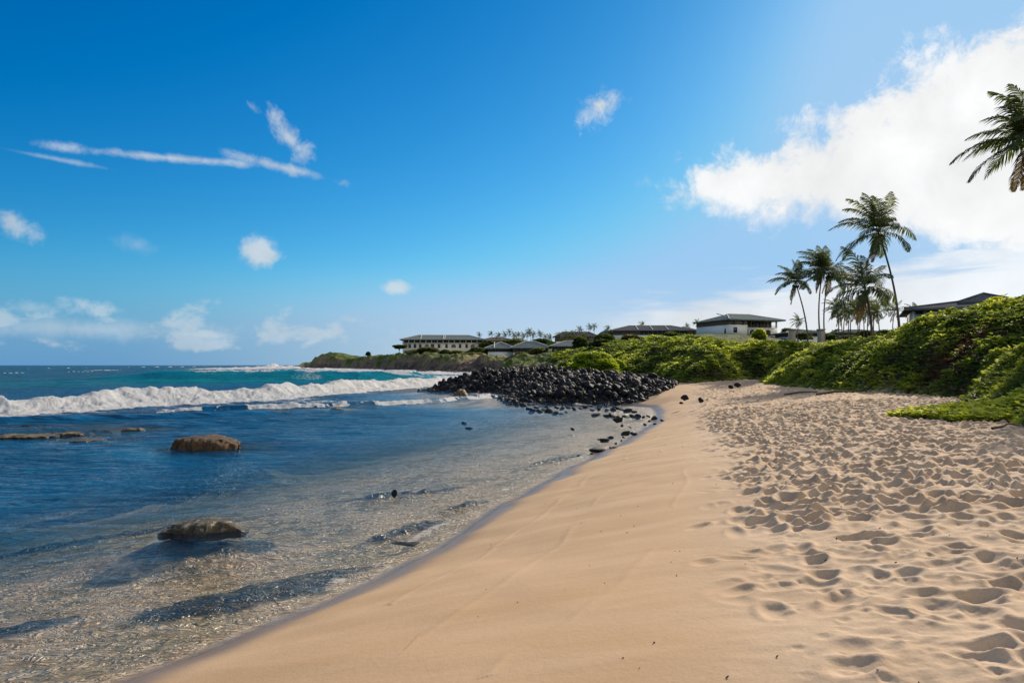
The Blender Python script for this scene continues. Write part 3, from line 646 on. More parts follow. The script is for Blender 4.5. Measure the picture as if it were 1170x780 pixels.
# the two big boulders and the reef rocks
def sculpt(name, prof, d, ypx, lab, mat, depth, seed, lean=0.0, ex=3.2, skirt=.42):
    """prof: (px, top height px) outline along the length, really a long rock with an oval cross section."""
    prof = np.array(prof, float); n = 60; m = 26
    xs = np.linspace(prof[0, 0], prof[-1, 0], n); hs = np.interp(xs, prof[:, 0], prof[:, 1])
    x0 = (xs - 585) / 780 * d; h = hs / 780 * d; L = x0[-1] - x0[0]; xc = (x0[0] + x0[-1]) / 2
    u = (x0 - xc) / (L / 2); half = depth / 2 * np.sqrt(np.clip(1 - np.abs(u) ** ex, 0, 1)) + .02
    V = []
    for i in range(n):
        for j in range(m):
            a = 2 * math.pi * j / m; c, s_ = math.cos(a), math.sin(a)
            cs = math.copysign(abs(c) ** .55, c); ss = math.copysign(abs(s_) ** .38, s_)
            zz = ss * h[i] if ss > 0 else ss * skirt
            V.append(((x0[i] - xc) * (1 if ss > 0 else 1 - .05 * abs(ss)), cs * half[i] * (1 if ss > 0 else 1 + .3 * abs(ss)) + lean * u[i], zz))
    V = np.array(V); nn = fbm(V[:, 0] * 3.0 + seed, V[:, 1] * 2.6 + V[:, 2] * 4.1, seed, 5, .6)
    nr_ = fbm(V[:, 0] * 9 + seed, V[:, 1] * 3 + V[:, 2] * 1.5, seed + 3, 3)
    V[:, 1] += (nn * .22 + nr_ * .12) * depth * np.sign(V[:, 1]); V[:, 2] += nn * .13 * np.maximum(h.max(), .1) * (V[:, 2] > 0)
    F = []
    for i in range(n - 1):
        for j in range(m):
            F.append((i * m + j, (i + 1) * m + j, (i + 1) * m + (j + 1) % m, i * m + (j + 1) % m))
    o = mesh_np(name, V, F, [mat], True)
    import bmesh
    bm = bmesh.new(); bm.from_mesh(o.data); bm.verts.ensure_lookup_table()
    for i in (0, n - 1): bmesh.ops.contextual_create(bm, geom=[bm.verts[i * m + j] for j in range(m)])
    bm.to_mesh(o.data); bm.free()
    o.location = (xc, d, 0.0); return tag(o, lab, 'rock')
sculpt('shore_boulder', [(197,3),(199,11),(206,14),(225,15),(240,15.5),(255,14),(266,11.5),(273,9),(274.5,3)], 21.0, 516, 'big flat-topped brown boulder standing in the blue shallows', MBR, 1.15, 4)
sculpt('shore_boulder', [(184,.5),(190,4),(198,9),(208,13),(225,15),(240,15.5),(255,14),(266,11),(274,6),(281,1)], 10.6, 610, 'low dark ridge-shaped rock with pale crust in clear near water', MGR, .46, 9, .06, 1.7, .07)
sculpt('reef_rock', [(518,2),(521,6),(526,9),(530,8),(533,4),(535,2)], 56, 455, 'brown upright reef rock amid the small white breakers off the rocky point', MRE, 1.6, 12)
for k, (a, d, hh, lab) in enumerate([
   ((0, 62), 24.6, 4, 'long brown weedy reef ledge exposed at the left edge of the water'),
   ((62, 92), 25.5, 3.6, 'short brown reef lump exposed right of the long ledge'),
   ((84, 118), 23.2, 3, 'thin brown reef strip lying just inshore of the ledge'),
   ((143, 162), 27.0, 4, 'small oval reef rock alone in the blue water, seaward of the flat boulder'),
   ((300, 330), 37.5, 3, 'narrow reef rock awash behind the thin line of breakers'),
   ((378, 392), 39.5, 3, 'little reef rock at the end of the thin breaker line')]):
    n_ = 7; xs = np.linspace(a[0], a[1], n_); prof = [(x, .8 if i in (0, n_ - 1) else hh * random.uniform(.5, 1)) for i, x in enumerate(xs)]
    sculpt('reef_rock', prof, d, 0, lab, MRE, (a[1] - a[0]) / 780 * d * .55, 30 + k, .2)

# ------------------------------------------------------------------ leaves
def leaf_mat(name, c_dark, c_mid, c_hi, c_dead=(.09, .05, .03, 1), trans=.5):
    m, t, out = new_mat(name); tn = t.attr('tint')
    c = t.mix(t.ramp(tn, .0, .5), c_dark, c_mid); c = t.mix(t.ramp(tn, .5, 1.0), c, c_hi); c = t.mix(t.ramp(tn, 1.2, 1.6), c, c_dead)
    b = princ(t, c, .6, .12); tr = t.new('ShaderNodeBsdfTranslucent'); t.l.new(t.mix(.5, c, t.mix(1.0, c, (1.5, 1.6, .5, 1), 'MULTIPLY')), tr.inputs[0])
    mx_ = t.new('ShaderNodeMixShader'); mx_.inputs[0].default_value = trans; t.l.new(b, mx_.inputs[1]); t.l.new(tr.outputs[0], mx_.inputs[2]); t.l.new(mx_.outputs[0], out.inputs[0]); return m
ML = leaf_mat('naupaka_leaf', (.075, .105, .030, 1), (.22, .265, .038, 1), (.60, .59, .09, 1))
MLY = leaf_mat('yellow_green_leaf', (.09, .15, .014, 1), (.26, .34, .03, 1), (.46, .48, .06, 1))
MLD = leaf_mat('dark_scrub_leaf', (.025, .048, .014, 1), (.07, .10, .028, 1), (.15, .17, .05, 1))
MLG = leaf_mat('dry_scrub_leaf', (.06, .065, .025, 1), (.13, .13, .05, 1), (.22, .20, .09, 1))
def leaves_mesh(name, pts, nrm, size, tint, mat, k=5, up=.55, parent=None, extra=None):
    """k leaves in a rosette at every point, each a folded four-sided blade."""
    n = len(pts); r = rng
    base = np.repeat(pts, k, 0); N = np.repeat(nrm, k, 0); S = np.repeat(size, k) * r.uniform(.7, 1.25, n * k)
    ang = np.tile(np.arange(k) * 2 * math.pi / k, n) + np.repeat(r.uniform(0, 6.28, n), k) + r.normal(0, .35, n * k)
    h = np.stack([np.cos(ang), np.sin(ang), np.zeros_like(ang)], 1)
    d = h + N * (r.uniform(.1, 1.0, n * k) * up * 1.4)[:, None]; d /= np.linalg.norm(d, axis=1)[:, None]
    sd = np.cross(d, N + r.normal(0, .25, (n * k, 3))); sd /= np.maximum(np.linalg.norm(sd, axis=1)[:, None], 1e-5)
    upv = np.cross(sd, d)
    b = base + r.normal(0, .02, base.shape)
    S1 = S[:, None]; p0 = b; p1 = b + d * S1 * .6 + sd * S1 * .30 + upv * S1 * .06; p2 = b + d * S1 - upv * S1 * .10; p3 = b + d * S1 * .6 - sd * S1 * .30 + upv * S1 * .06
    V = np.stack([p0, p1, p2, p3], 1).reshape(-1, 3); F = np.arange(len(V)).reshape(-1, 4)
    tt = np.repeat(tint, k) + r.normal(0, .14, n * k); dead = np.repeat(tint, k) > 1.1; tt = np.where(dead, 1.7, np.clip(tt, 0, 1))
    if extra is not None:
        V = np.concatenate([V, extra[0]]); F = np.concatenate([F, extra[1] + len(F) * 4]); tt = np.concatenate([tt, extra[2]])
    return mesh_np(name, V, F, [mat], False, parent, attrs={'tint': ('FACE', tt)})
def canopy(x, y):      # lumpy height of the shrub canopy over the dune
    return .22 +   .50 * (.5 + .5 * fbm(x / 1.7, y / 1.7, 201, 2)) + .34 * vnoise(x / .72, y / .62, 204) + .10 * vnoise(x / .25, y / .25, 205)
def thicket(name, x0, x1, y0, y1, dens, sz, lab, mat, cond=None, tbias=0.0):
    n = int((x1 - x0) * (y1 - y0) * dens); x = rng.uniform(x0, x1, n); y = rng.uniform(y0, y1, n)
    z, s, su, cl = height(x, y); hp = sdpoly(x, y, HEAP)
    ok = (su > -.25 + .35 * fbm(x / 1.2, y / 1.2, 210, 3)) & (hp < .2)
    if cond is not None: ok &= cond(x, y, z)
    x, y, z, su = x[ok], y[ok], z[ok], su[ok]
    e = .12; cz = canopy(x, y); nx = -(canopy(x + e, y) - canopy(x - e, y)) / (2 * e); ny = -(canopy(x, y + e) - canopy(x, y - e)) / (2 * e)
    fade = sst(-.4, 1.3, su) * .85 + .15
    zz = z + cz * fade - np.abs(rng.normal(0, .10, len(x))) - .04
    N = np.stack([nx * .6, ny * .6, np.ones_like(nx)], 1); N /= np.linalg.norm(N, axis=1)[:, None]
    tint = .32 + .75 * fbm(x / 1.3, y / 1.3, 211, 4) + .45 * (cz - .5) + tbias
    dead = np.exp(-(((x - 18.6) / 1.9) ** 2 + ((y - 28.6) / 1.6) ** 2)) + .62 * np.exp(-(((x - 16.9) / 1.0) ** 2 + ((y - 25.6) / 1.1) ** 2)) + .42 * fbm(x / .7, y / .7, 212, 3)
    tint = np.where((dead > .62) & (rng.random(len(x)) < .85), 1.7, tint); keep = ~((tint > 1.5) & (rng.random(len(x)) < .45))
    x, y, zz, N, tint = x[keep], y[keep], zz[keep], N[keep], tint[keep]
    S = sz * rng.uniform(.8, 1.2, len(x))
    return tag(leaves_mesh(name, np.stack([x, y, zz], 1), N, S, tint, mat), lab, 'shrubs', kind='stuff')
def vis(x, y, z): return (x / y < .82) & (x / y > -.2)
thicket('naupaka_thicket', 9, 27, 9, 27, 95, .175, 'dense green naupaka shrubs covering the tall dune at the right edge of the sand', ML, lambda x, y, z: (x / y < .86))
thicket('naupaka_thicket', 15, 36, 27, 46, 62, .185, 'green naupaka shrubs with a brown dead patch over the long dune slope', ML, lambda x, y, z: x / y < .84)
thicket('naupaka_thicket', 12.5, 34, 46, 66, 40, .23, 'bright green shrubs on the middle bank between the palms and the sand', ML, lambda x, y, z: (x / y < .62), .06)
thicket('dune_scrub', 7, 34, 66, 92, 22, .27, 'green scrub on the rear bank behind the black rocks', ML, lambda x, y, z: (x / y < .50), .0)
thicket('dune_scrub', 2, 34, 92, 160, 6.5, .50, 'green scrub over the slope behind the yellow-green bushes', ML, lambda x, y, z: (x / y < .34) & (x / y > .06) & (fbm(x / 7, y / 7, 220, 3) > -.22), -.05)
# low vine patch creeping onto the sand
n = 2600; a = rng.uniform(0, 6.28, n); q = np.sqrt(rng.random(n)); x = 11.3 + 1.45 * q * np.cos(a) + .25 * fbm(a, a, 3); y = 17.0 + 1.9 * q * np.sin(a)
z = height(x, y)[0]; kp = (fbm(x / .5, y / .5, 77, 2) > -.25) & (x - 10.2 > (17.2 - y) * .1); x, y, z = x[kp], y[kp], z[kp]
tag(leaves_mesh('beach_vine', np.stack([x, y, z + rng.uniform(.03, .32, len(x)) * np.clip(1.25 - np.hypot((x - 11.9) / 1.9, (y - 17.0) / 2.2), .2, 1)], 1), np.tile([0, 0, 1.], (len(x), 1)), np.full(len(x), .17), .72 + .3 * fbm(x, y, 5), ML),
    'bright green low vine creeping out onto the sand from the dune foot', 'vine')
# individual rounded shrubs and tree crowns
mbk, t, out = new_mat('bark'); tcx = t.new('ShaderNodeTexCoord')
t.l.new(princ(t, t.mix(t.noise(tcx.outputs['Object'], 6, 5, .6), (.05, .038, .028, 1), (.15, .12, .09, 1)), .9, .1, t.bump(t.noise(tcx.outputs['Object'], 20, 5), .7, .03)), out.inputs[0]); MBK = mbk
def tubes(paths, rad, seg=6):
    V, F, off = [], [], 0
    for p, r_ in zip(paths, rad):
        p = np.asarray(p, float); n = len(p); r_ = np.broadcast_to(r_, n)
        tg = np.gradient(p, axis=0); tg /= np.maximum(np.linalg.norm(tg, axis=1)[:, None], 1e-6)
        ref = np.array([.31, .95, .05]); u = np.cross(tg, ref); u /= np.maximum(np.linalg.norm(u, axis=1)[:, None], 1e-6); v = np.cross(tg, u)
        a = np.arange(seg) * 2 * math.pi / seg
        ring = p[:, None, :] + (u[:, None, :] * np.cos(a)[None, :, None] + v[:, None, :] * np.sin(a)[None, :, None]) * r_[:, None, None]
        V.append(ring.reshape(-1, 3))
        i = np.arange(n - 1)[:, None] * seg; j = np.arange(seg)[None, :]; jn = (j + 1) % seg
        F.append(np.stack([(i + j), (i + jn), (i + seg + jn), (i + seg + j)], -1).reshape(-1, 4) + off); off += n * seg
    return np.concatenate(V), np.concatenate(F)
def shrub(name, x, y, rx, ry, h, mat, lab, cat='shrub', leaf=.2, n=2200, tb=0.0, group=None, z=None, trunk_h=0.0, lumps=9, seed=None, flat=1.0, copy_from=None):
    z = H1(x, y) if z is None else z
    root = empty(name, (x, y, z)); tag(root, lab, cat, group)
    r = np.random.default_rng(seed if seed is not None else int(abs(x * 97 + y * 31)))
    pts, nr, tn = [], [], []
    ch = h - trunk_h
    for k in range(lumps):
        a = r.uniform(0, 6.28); q = r.uniform(0, .62) if k else 0
        c = np.array([q * rx * math.cos(a), q * ry * math.sin(a), trunk_h + ch * (.42 + .22 * r.uniform(-1, 1) - .25 * q * flat)])
        s = np.array([rx, ry, ch * .52]) * r.uniform(.38, .6); m = n // lumps
        d = r.normal(size=(m, 3)); d /= np.linalg.norm(d, axis=1)[:, None]; d[:, 2] = np.where(d[:, 2] < -.3, -d[:, 2], d[:, 2])
        rad = (1 - np.abs(r.normal(0, .13, m))) * (1 + .18 * fbm(d[:, 0] * 3 + k, d[:, 1] * 3 + d[:, 2] * 2, k, 2))
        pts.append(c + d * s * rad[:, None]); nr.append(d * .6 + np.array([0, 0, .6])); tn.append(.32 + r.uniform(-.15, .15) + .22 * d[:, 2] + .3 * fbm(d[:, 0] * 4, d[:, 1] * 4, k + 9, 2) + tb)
    pts = np.concatenate(pts); nr = np.concatenate(nr); nr /= np.linalg.norm(nr, axis=1)[:, None]; tn = np.clip(np.concatenate(tn), 0, 1)
    pts[:, 2] = np.maximum(pts[:, 2], .03)
    leaves_mesh('crown', pts, nr, np.full(len(pts), leaf), tn, mat, 4, .7, root)
    P_ = []; Rr = []
    for k in range(5):
        a = k * 1.256 + r.uniform(-.4, .4); tip = np.array([math.cos(a) * rx * .5, math.sin(a) * ry * .5, trunk_h + ch * .55]); mid = np.array([0, 0, max(trunk_h, .2 * h)]) + tip * np.array([.15, .15, .05])
        P_.append([(0, 0, -.15), (.02 * rx, 0, max(trunk_h, .1 * h) * .6), mid, (mid + tip) / 2 + np.array([0, 0, .05 * h]), tip]); Rr.append(np.array([.045, .038, .03, .02, .008]) * h ** .8)
    V, F = tubes(P_, Rr, 5); mesh_np('trunk', V, F, [MBK], True, root)
    return root
def shrub_px(name, px, pyb, d, wpx, hpx, mat, lab, **kw):
    x = (px - 585) / 780 * d; z = H1(x, d); h = hpx / 780 * d; rx = wpx / 780 * d / 2
    zt = ZC - (pyb - hpx - 417) / 780 * d       # top of the plant in space: the height follows from the ground it stands on
    return shrub(name, x, d, rx, rx * .8, max(zt - z, h), mat, lab, z=z, **kw)
shrub_px('sea_grape_bush', 678, 430, 70, 74, 33, MLY, 'large rounded yellow-green bush right behind the black rocks', leaf=.26, n=7000, lumps=16, tb=.18)
shrub_px('sea_grape_bush', 706, 424, 73, 34, 22, MLY, 'smaller yellow-green bush joined to the right of the large one', leaf=.26, n=2200, lumps=8, tb=.24)
shrub_px('scrub_bush', 690, 401, 120, 40, 18, MLD, 'dark green bush on the slope under the long grey roof', leaf=.45, n=2600)
shrub_px('scrub_bush', 722, 397, 125, 34, 14, MLG, 'dull olive bush right in front of the long grey-roofed building', leaf=.45, n=2200)
shrub_px('scrub_bush', 750, 391, 120, 34, 6, MLG, 'low dry bush between the olive bush and the green bank', leaf=.4, n=1500)
shrub_px('scrub_bush', 768, 388, 118, 26, 10, MLD, 'low dark bush at the left end of the white villa', leaf=.4, n=1200)
shrub_px('scrub_bush', 662, 396, 150, 26, 15, MLD, 'dark bush between the arched villa and the slope', leaf=.5, n=1500)
shrub_px('scrub_bush', 868, 386, 66, 22, 12, ML, 'bright upright naupaka bush poking up before the villa arches', leaf=.2, n=1500, tb=.2)
shrub_px('scrub_bush', 614, 403, 240, 18, 9, MLG, 'dry olive bush in front of the low pavilion wall', leaf=.7, n=900)
shrub_px('scrub_bush', 595, 410, 230, 22, 7, MLG, 'low dry bush at the top of the bare pink slope', leaf=.7, n=700)
for k, (px, pb, wd, hh, m, lb) in enumerate([(492,408,34,8,MLG,'olive shrub under the left end of the hotel wing'),(522,408,30,6,MLG,'flat olive shrub under the middle of the hotel wing'),
   (545,406,26,9,MLD,'dark rounded shrub under the pale return wall of the hotel'),(565,407,34,8,MLD,'dark shrub between the hotel and the low pavilion roof'),(508,404,16,5,MLD,'little dark shrub against the hotel wall'),
   (475,410,24,7,MLG,'olive shrub on the cliff top below the hotel corner'),(535,413,40,6,MLG,'long low shrub on the cliff top above the dark rock')]):
    shrub_px('cliff_shrub', px, pb, 262 if k != 6 else 235, wd, hh, m, lb, leaf=.8, n=900)
# flat-topped tree beside the hotel, small dark trees on the point
shrub_px('heliotrope_tree', 456, 409, 300, 18, 9.5, MLD, 'small flat-topped dark tree standing just left of the hotel', cat='tree', leaf=.8, n=900, trunk_h=1.6, flat=.1)
shrub_px('point_tree', 421, 407, 390, 6, 6, MLD, 'tiny pointed dark tree on the grassy point', cat='tree', leaf=.8, n=260, trunk_h=.8)

# ------------------------------------------------------------------ palms
mpt, t, out = new_mat('palm_bark'); tcx = t.new('ShaderNodeTexCoord'); OB = tcx.outputs['Object']
wv = t.new('ShaderNodeTexWave', bands_direction='Z'); wv.inputs['Scale'].default_value = 2.2; wv.inputs['Distortion'].default_value = 1.5; t.l.new(OB, wv.inputs['Vector'])
pc = t.mix(t.noise(OB, 2.5, 5, .6), (.10, .075, .06, 1), (.24, .19, .155, 1)); pc = t.mix(t.m('MULTIPLY', wv.outputs['Fac'], .4), pc, (.05, .04, .03, 1))
t.l.new(princ(t, pc, .9, .1, t.bump(wv.outputs['Fac'], .8, .03)), out.inputs[0]); MPT = mpt
MPL = leaf_mat('palm_leaflet', (.030, .048, .020, 1), (.085, .105, .035, 1), (.20, .20, .06, 1), (.15, .10, .05, 1), .42)
def frond(r, az_, el, L, wind=.5, droop=1.0, nl=34, tint=.4, wid=.055):
    n = 14; p = np.zeros((n, 3)); d = np.array([math.cos(az_) * math.cos(el), math.sin(az_) * math.cos(el), math.sin(el)])
    st = L / (n - 1)
    for i in range(1, n):
        q = i / n; p[i] = p[i - 1] + d * st
        d = d + np.array([0, 0, -1]) * droop * .16 * (.4 + q) + np.array([-1, -.35, .05]) * wind * .13 * (.3 + q); d /= np.linalg.norm(d)
    rd = np.linspace(.028, .006, n) * L / 3.8
    V, F = tubes([p], [rd], 4); T = np.full(len(F), tint + .25)
    LV = []
    s = np.linspace(.14, .985, nl); px_ = np.stack([np.interp(s, np.linspace(0, 1, n), p[:, c]) for c in range(3)], 1)
    tg = np.gradient(px_, axis=0); tg /= np.linalg.norm(tg, axis=1)[:, None]
    up = np.array([0, 0, 1.]); sd = np.cross(tg, up); sd /= np.maximum(np.linalg.norm(sd, axis=1)[:, None], .05); nn = np.cross(sd, tg)
    ll = L * .31 * np.sin(np.pi * np.clip(s * .92 + .08, 0, 1)) ** .6 * (1 - .25 * s)
    for sgn in (-1, 1):
        dirn = sd * sgn * .8 + tg * .62 + nn * .12 + np.array([-1, -.3, 0]) * wind * .45 + np.array([0, 0, -.30]) + r.normal(0, .09, (nl, 3))
        dirn /= np.linalg.norm(dirn, axis=1)[:, None]
        d2 = dirn + np.array([0, 0, -1.0]) * droop + np.array([-.5, -.1, 0]) * wind; d2 /= np.linalg.norm(d2, axis=1)[:, None]
        l1 = ll * r.uniform(.8, 1.1, nl); wv_ = np.cross(dirn, nn); wv_ = tg - dirn * (tg * dirn).sum(1)[:, None]; wv_ /= np.maximum(np.linalg.norm(wv_, axis=1)[:, None], 1e-4)
        a = px_; b = px_ + dirn * (l1 * .55)[:, None]; c = b + d2 * (l1 * .45)[:, None]; W = wid * L / 3.8 * .5
        LV.append(np.stack([a - wv_ * W * .6, a + wv_ * W * .6, b + wv_ * W, b - wv_ * W], 1)); LV.append(np.stack([b - wv_ * W, b + wv_ * W, c + wv_ * W * .12, c - wv_ * W * .12], 1))
    LV = np.concatenate(LV).reshape(-1, 3); LF = np.arange(len(LV)).reshape(-1, 4) + len(V)
    return np.concatenate([V, LV]), np.concatenate([F, LF]), np.concatenate([T, np.clip(tint + r.normal(0, .15, len(LF)), 0, 1) if tint < 1.1 else np.full(len(LF), 1.7)])
def palm(name, base, top, L, nf, seed, lab, group=None, wind=.6, nl=40, wid=.072, rb=.17, nuts=True, bend=.12):
    r = np.random.default_rng(seed); base = np.array(base, float); top = np.array(top, float)
    root = empty(name, tuple(base)); tag(root, lab, 'palm tree', group)
    rel = top - base; n = 18; q = np.linspace(0, 1, n)[:, None]
    p = rel * q; p[:, 0] += (np.sin(q[:, 0] * math.pi) * bend * rel[2] * (-np.sign(rel[0]) if rel[0] else 1)) * .35; p[0, 2] -= .5
    rd = rb * (.62 + .55 * np.exp(-q[:, 0] * 9) + .0 * q[:, 0]) * (1 - .35 * q[:, 0])
    V, F = tubes([p], [rd], 10); mesh_np('trunk', V, F, [MPT], True, root)
    VV, FF, TT, off = [], [], [], 0
    for k in range(nf):
        a = k * 2.39996 + r.uniform(-.5, .5); tier = k / nf; el = R(80 - 98 * tier ** .9) + r.uniform(-.28, .28)
        windward = max(math.cos(a), 0)
        Lk = L * r.uniform(.82, 1.08) * (1 - .12 * windward); el += windward * .25
        if k >= nf - 2: el = -1.15; Lk *= .75
        V, F, T = frond(r, a, el, Lk, wind * (1 + .2 * windward), .75 + .5 * tier, nl, .30 + .25 * (1 - tier) + r.uniform(-.1, .1) if k < nf - 2 else 1.7, wid)
        VV.append(V); FF.append(F + off); TT.append(T); off += len(V)
    V, F = np.concatenate(VV), np.concatenate(FF)
    c = mesh_np('crown', V, F, [MPL], False, root, attrs={'tint': ('FACE', np.concatenate(TT))}); c.location = tuple(rel)
    if nuts:
        Vn, Fn, o2 = [], [], 0
        for k in range(9):
            a = r.uniform(0, 6.28); Vk = ICO2[0] * np.array([.11, .11, .14]) + np.array([math.cos(a) * .24, math.sin(a) * .24, -.22 - r.uniform(0, .22)]); Vn.append(Vk); Fn.append(ICO2[1] + o2); o2 += len(Vk)
        cn = mesh_np('coconuts', np.concatenate(Vn), np.concatenate(Fn), [MBK], True, root); cn.location = tuple(rel)
    return root
def palm_px(name, bpx, tpx, tpy, d, L, seed, lab, dt=0.0, **kw):
    x = (bpx - 585) / 780 * d; z = H1(x, d); return palm(name, (x, d, z), ((tpx - 585) / 780 * (d + dt), d + dt, ZC - (tpy - 417) / 780 * (d + dt)), L, kw.pop('nf', 21), seed, lab, **kw)
palm_px('coconut_palm', 1029, 1004, 266, 60, 4.5, 11, 'tallest coconut palm, its trunk leaning left over the green dune', wind=.55)
palm_px('coconut_palm', 996, 988, 329, 54, 3.9, 12, 'short broad coconut palm between the tallest palm and the slim pair', wind=.6)
palm_px('coconut_palm', 939, 940, 308, 68, 3.3, 13, 'left palm of the slim pair growing close together', wind=.5, rb=.13)
palm_px('coconut_palm', 943.5, 947, 313, 69, 3.2, 14, 'right palm of the slim pair growing close together', wind=.6, rb=.12, dt=.5)
palm_px('coconut_palm', 924, 909, 323, 68, 2.9, 15, 'slim coconut palm standing leftmost, with a small crown and leaning trunk', wind=.5, rb=.13)
palm_px('coconut_palm', 1208, 1177, 160, 42, 4.7, 16, 'high coconut palm whose crown reaches in at the right edge', wind=.7, nf=26, nl=46, wid=.07)
# background palms share three meshes
protos = []
def far_palm(px, pyt, d, L, lab, group, seed=0, lean=0.0):
    x = (px - 585) / 780 * d; z = H1(x, d); zt = ZC - (pyt - 417) / 780 * d; hgt = max(zt - z, 2.0)
    if len(protos) < 4:
        pr = palm('background_palm', (x, d, z), (x + lean, d, z + hgt), L, 18, 60 + len(protos), lab, group, nl=16, wid=.13, rb=.16, nuts=False); protos.append((pr, hgt, L)); return
    pr, h0, L0 = protos[seed % 4]
    r_ = pr.copy(); COL.objects.link(r_); r_.location = (x, d, z); r_.rotation_euler = (0, 0, random.uniform(-.5, .5)); tag(r_, lab, 'palm tree', group)
    for ch in pr.children:
        c = ch.copy(); COL.objects.link(c); c.parent = r_
        if c.name.startswith('trunk'): c.scale = (1, 1, hgt / h0)
        else: c.location = (ch.location.x, ch.location.y, hgt); k_ = L / L0; c.scale = (k_, k_, k_)
gl_ = 'one of the small distant palms clustered behind the short broad palm'
for k, (px, py, d) in enumerate([(957,352,112),(965,356,118),(973,350,120),(979,354,112),(986,352,125),(992,349,118),(999,354,116),(1003,357,110),(961,362,130),(970,360,128),(983,360,132),(995,361,128)]):
    far_palm(px, py, d, 2.7, gl_, 'distant palms behind the short broad palm', k, random.uniform(-.5, .5))
for k, (px, py, d, L, lb) in enumerate([(912,368,150,2.6,'spiky dark palm against the sky just right of the white villa'),(1021,356,125,2.8,'dark palm behind the leaning trunk of the tallest palm'),
    (1046,357,120,2.5,'small palm beside the eave of the dark-roofed building'),(735,371,285,2.6,'single palm behind the ridge of the long grey roof'),(785,373,290,2.3,'palm behind the right end of the long grey roof'),
    (796,369,290,2.6,'palm at the left eave of the white villa'),(663,377,330,3.0,'palm behind the brown upper roof'),(696,376,250,2.4,'palm at the left end of the long grey roof'),
    (674,374,300,2.7,'left palm of the thin-trunked pair against the sky'),(679,374,302,2.8,'right palm of the thin-trunked pair against the sky'),
    (548,382.5,390,2.6,'leftmost palm above the hotel roof'),(562,381.5,390,3.0,'second palm above the hotel roof')]):
    far_palm(px, py, d, L, lb, None, k + 1)
gh = 'one of the palms grouped behind the low pavilion roofs'
for k, px in enumerate([571,577,582,588,593,598,603,606,610,617,623,629]):
    far_palm(px, [384,383,380,384,383,384,382,379.5,383,382,386,386][k], 345 + (k * 37) % 40, 3.4, gh, 'palms behind the low pavilion roofs', k)
gk = 'one of the palms standing in front of the brown upper roof'
for k, px in enumerate([640,648,655,668]): far_palm(px, [384,383,382,384][k], 335, 3.4, gk, 'palms before the brown upper roof', k)
# background broadleaf trees along the skyline
for k, (px, py, d, wd, m, lb) in enumerate([(900,374,190,22,MLG,'grey-green tree beside the right end of the white villa'),(928,375,210,30,MLD,'dark tree behind the gate pillars'),(957,373,215,26,MLD,'dark tree left of the distant palms'),
    (985,372,190,30,MLG,'dull tree behind the distant palms'),(1010,371,180,26,MLD,'dark tree between the distant palms and the tallest palm'),(1032,370,165,22,MLG,'grey-green tree at the foot of the tallest palm'),
    (1048,368,150,18,MLD,'dark tree under the dark roof eave'),(556,386,340,30,MLD,'dark tree mass behind the hotel roof end'),(590,385.5,350,44,MLG,'dark tree mass under the grouped palms'),
    (618,386,350,40,MLD,'olive tree mass right of the grouped palms'),(655,390,300,40,MLG,'olive tree mass before the brown upper roof'),(676,388,280,20,MLD,'dark tree under the thin-trunked palms'),
    (1066,366,145,16,MLG,'small tree near the dark-roofed building'),(915,381,160,26,MLD,'low dark hedge-like tree right of the villa'),(945,380,150,30,MLD,'low dark tree between the pillars and the palms'),(975,380,150,34,MLD,'low dark tree under the distant palms'),(1005,379,140,30,MLD,'low dark tree right of the distant palms')]):
    x = (px - 585) / 780 * d; z = H1(x, d); zt = ZC - (py - 417) / 780 * d; rx = wd / 780 * d / 2
    shrub('background_tree', x, d, rx, rx, max(zt - z, 2.5), m, lb, cat='tree', leaf=.55 * d / 200, n=1300, z=z, trunk_h=max(zt - z, 2.5) * .2, seed=500 + k)

# ------------------------------------------------------------------ buildings
def stucco(name, c, c2=None, sc_=1.5):
    m, t, out = new_mat(name); g = t.new('ShaderNodeNewGeometry'); n = t.noise(g.outputs['Position'], sc_, 6, .65)
    t.l.new(princ(t, t.mix(t.ramp(n, .3, .75), c, c2 or tuple(v * .86 for v in c[:3])), .85, .2, t.bump(t.noise(g.outputs['Position'], 30, 3), .3, .01)), out.inputs[0]); return m
def tiles(name, c, c2):
    m, t, out = new_mat(name); g = t.new('ShaderNodeNewGeometry'); P_ = g.outputs['Position']
    sp = t.new('ShaderNodeSeparateXYZ'); t.l.new(P_, sp.inputs[0])
    saw = t.m('FRACT', t.m('MULTIPLY', sp.outputs[2], 3.2)); c_ = t.mix(t.ramp(t.noise(P_, 1.3, 6, .7), .3, .7), c, c2)
    c_ = t.mix(t.m('MULTIPLY', t.ramp(saw, .75, 1.0), .35), c_, (.02, .022, .022, 1))
    t.l.new(princ(t, c_, .95, .0, t.bump(saw, .6, .06)), out.inputs[0]); return m
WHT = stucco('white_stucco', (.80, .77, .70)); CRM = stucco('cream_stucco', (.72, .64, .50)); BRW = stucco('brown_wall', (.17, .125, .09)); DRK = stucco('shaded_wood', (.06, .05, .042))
STN = stucco('stone_base', (.13, .115, .10), (.07, .06, .055), 3); CAP = stucco('ridge_cap', (.60, .58, .53))
RFG = tiles('green_grey_tiles', (.12, .15, .14, 1), (.21, .235, .22, 1)); RFD = tiles('dark_tiles', (.08, .086, .09, 1), (.15, .15, .15, 1)); RFB = tiles('brown_grey_tiles', (.10, .088, .075, 1), (.17, .15, .13, 1))
mgw, t, out = new_mat('window_glass'); t.l.new(princ(t, (.02, .03, .04), .08, .6), out.inputs[0]); GLS = mgw
mfr = stucco('window_frame_paint', (.20, .17, .14)); 
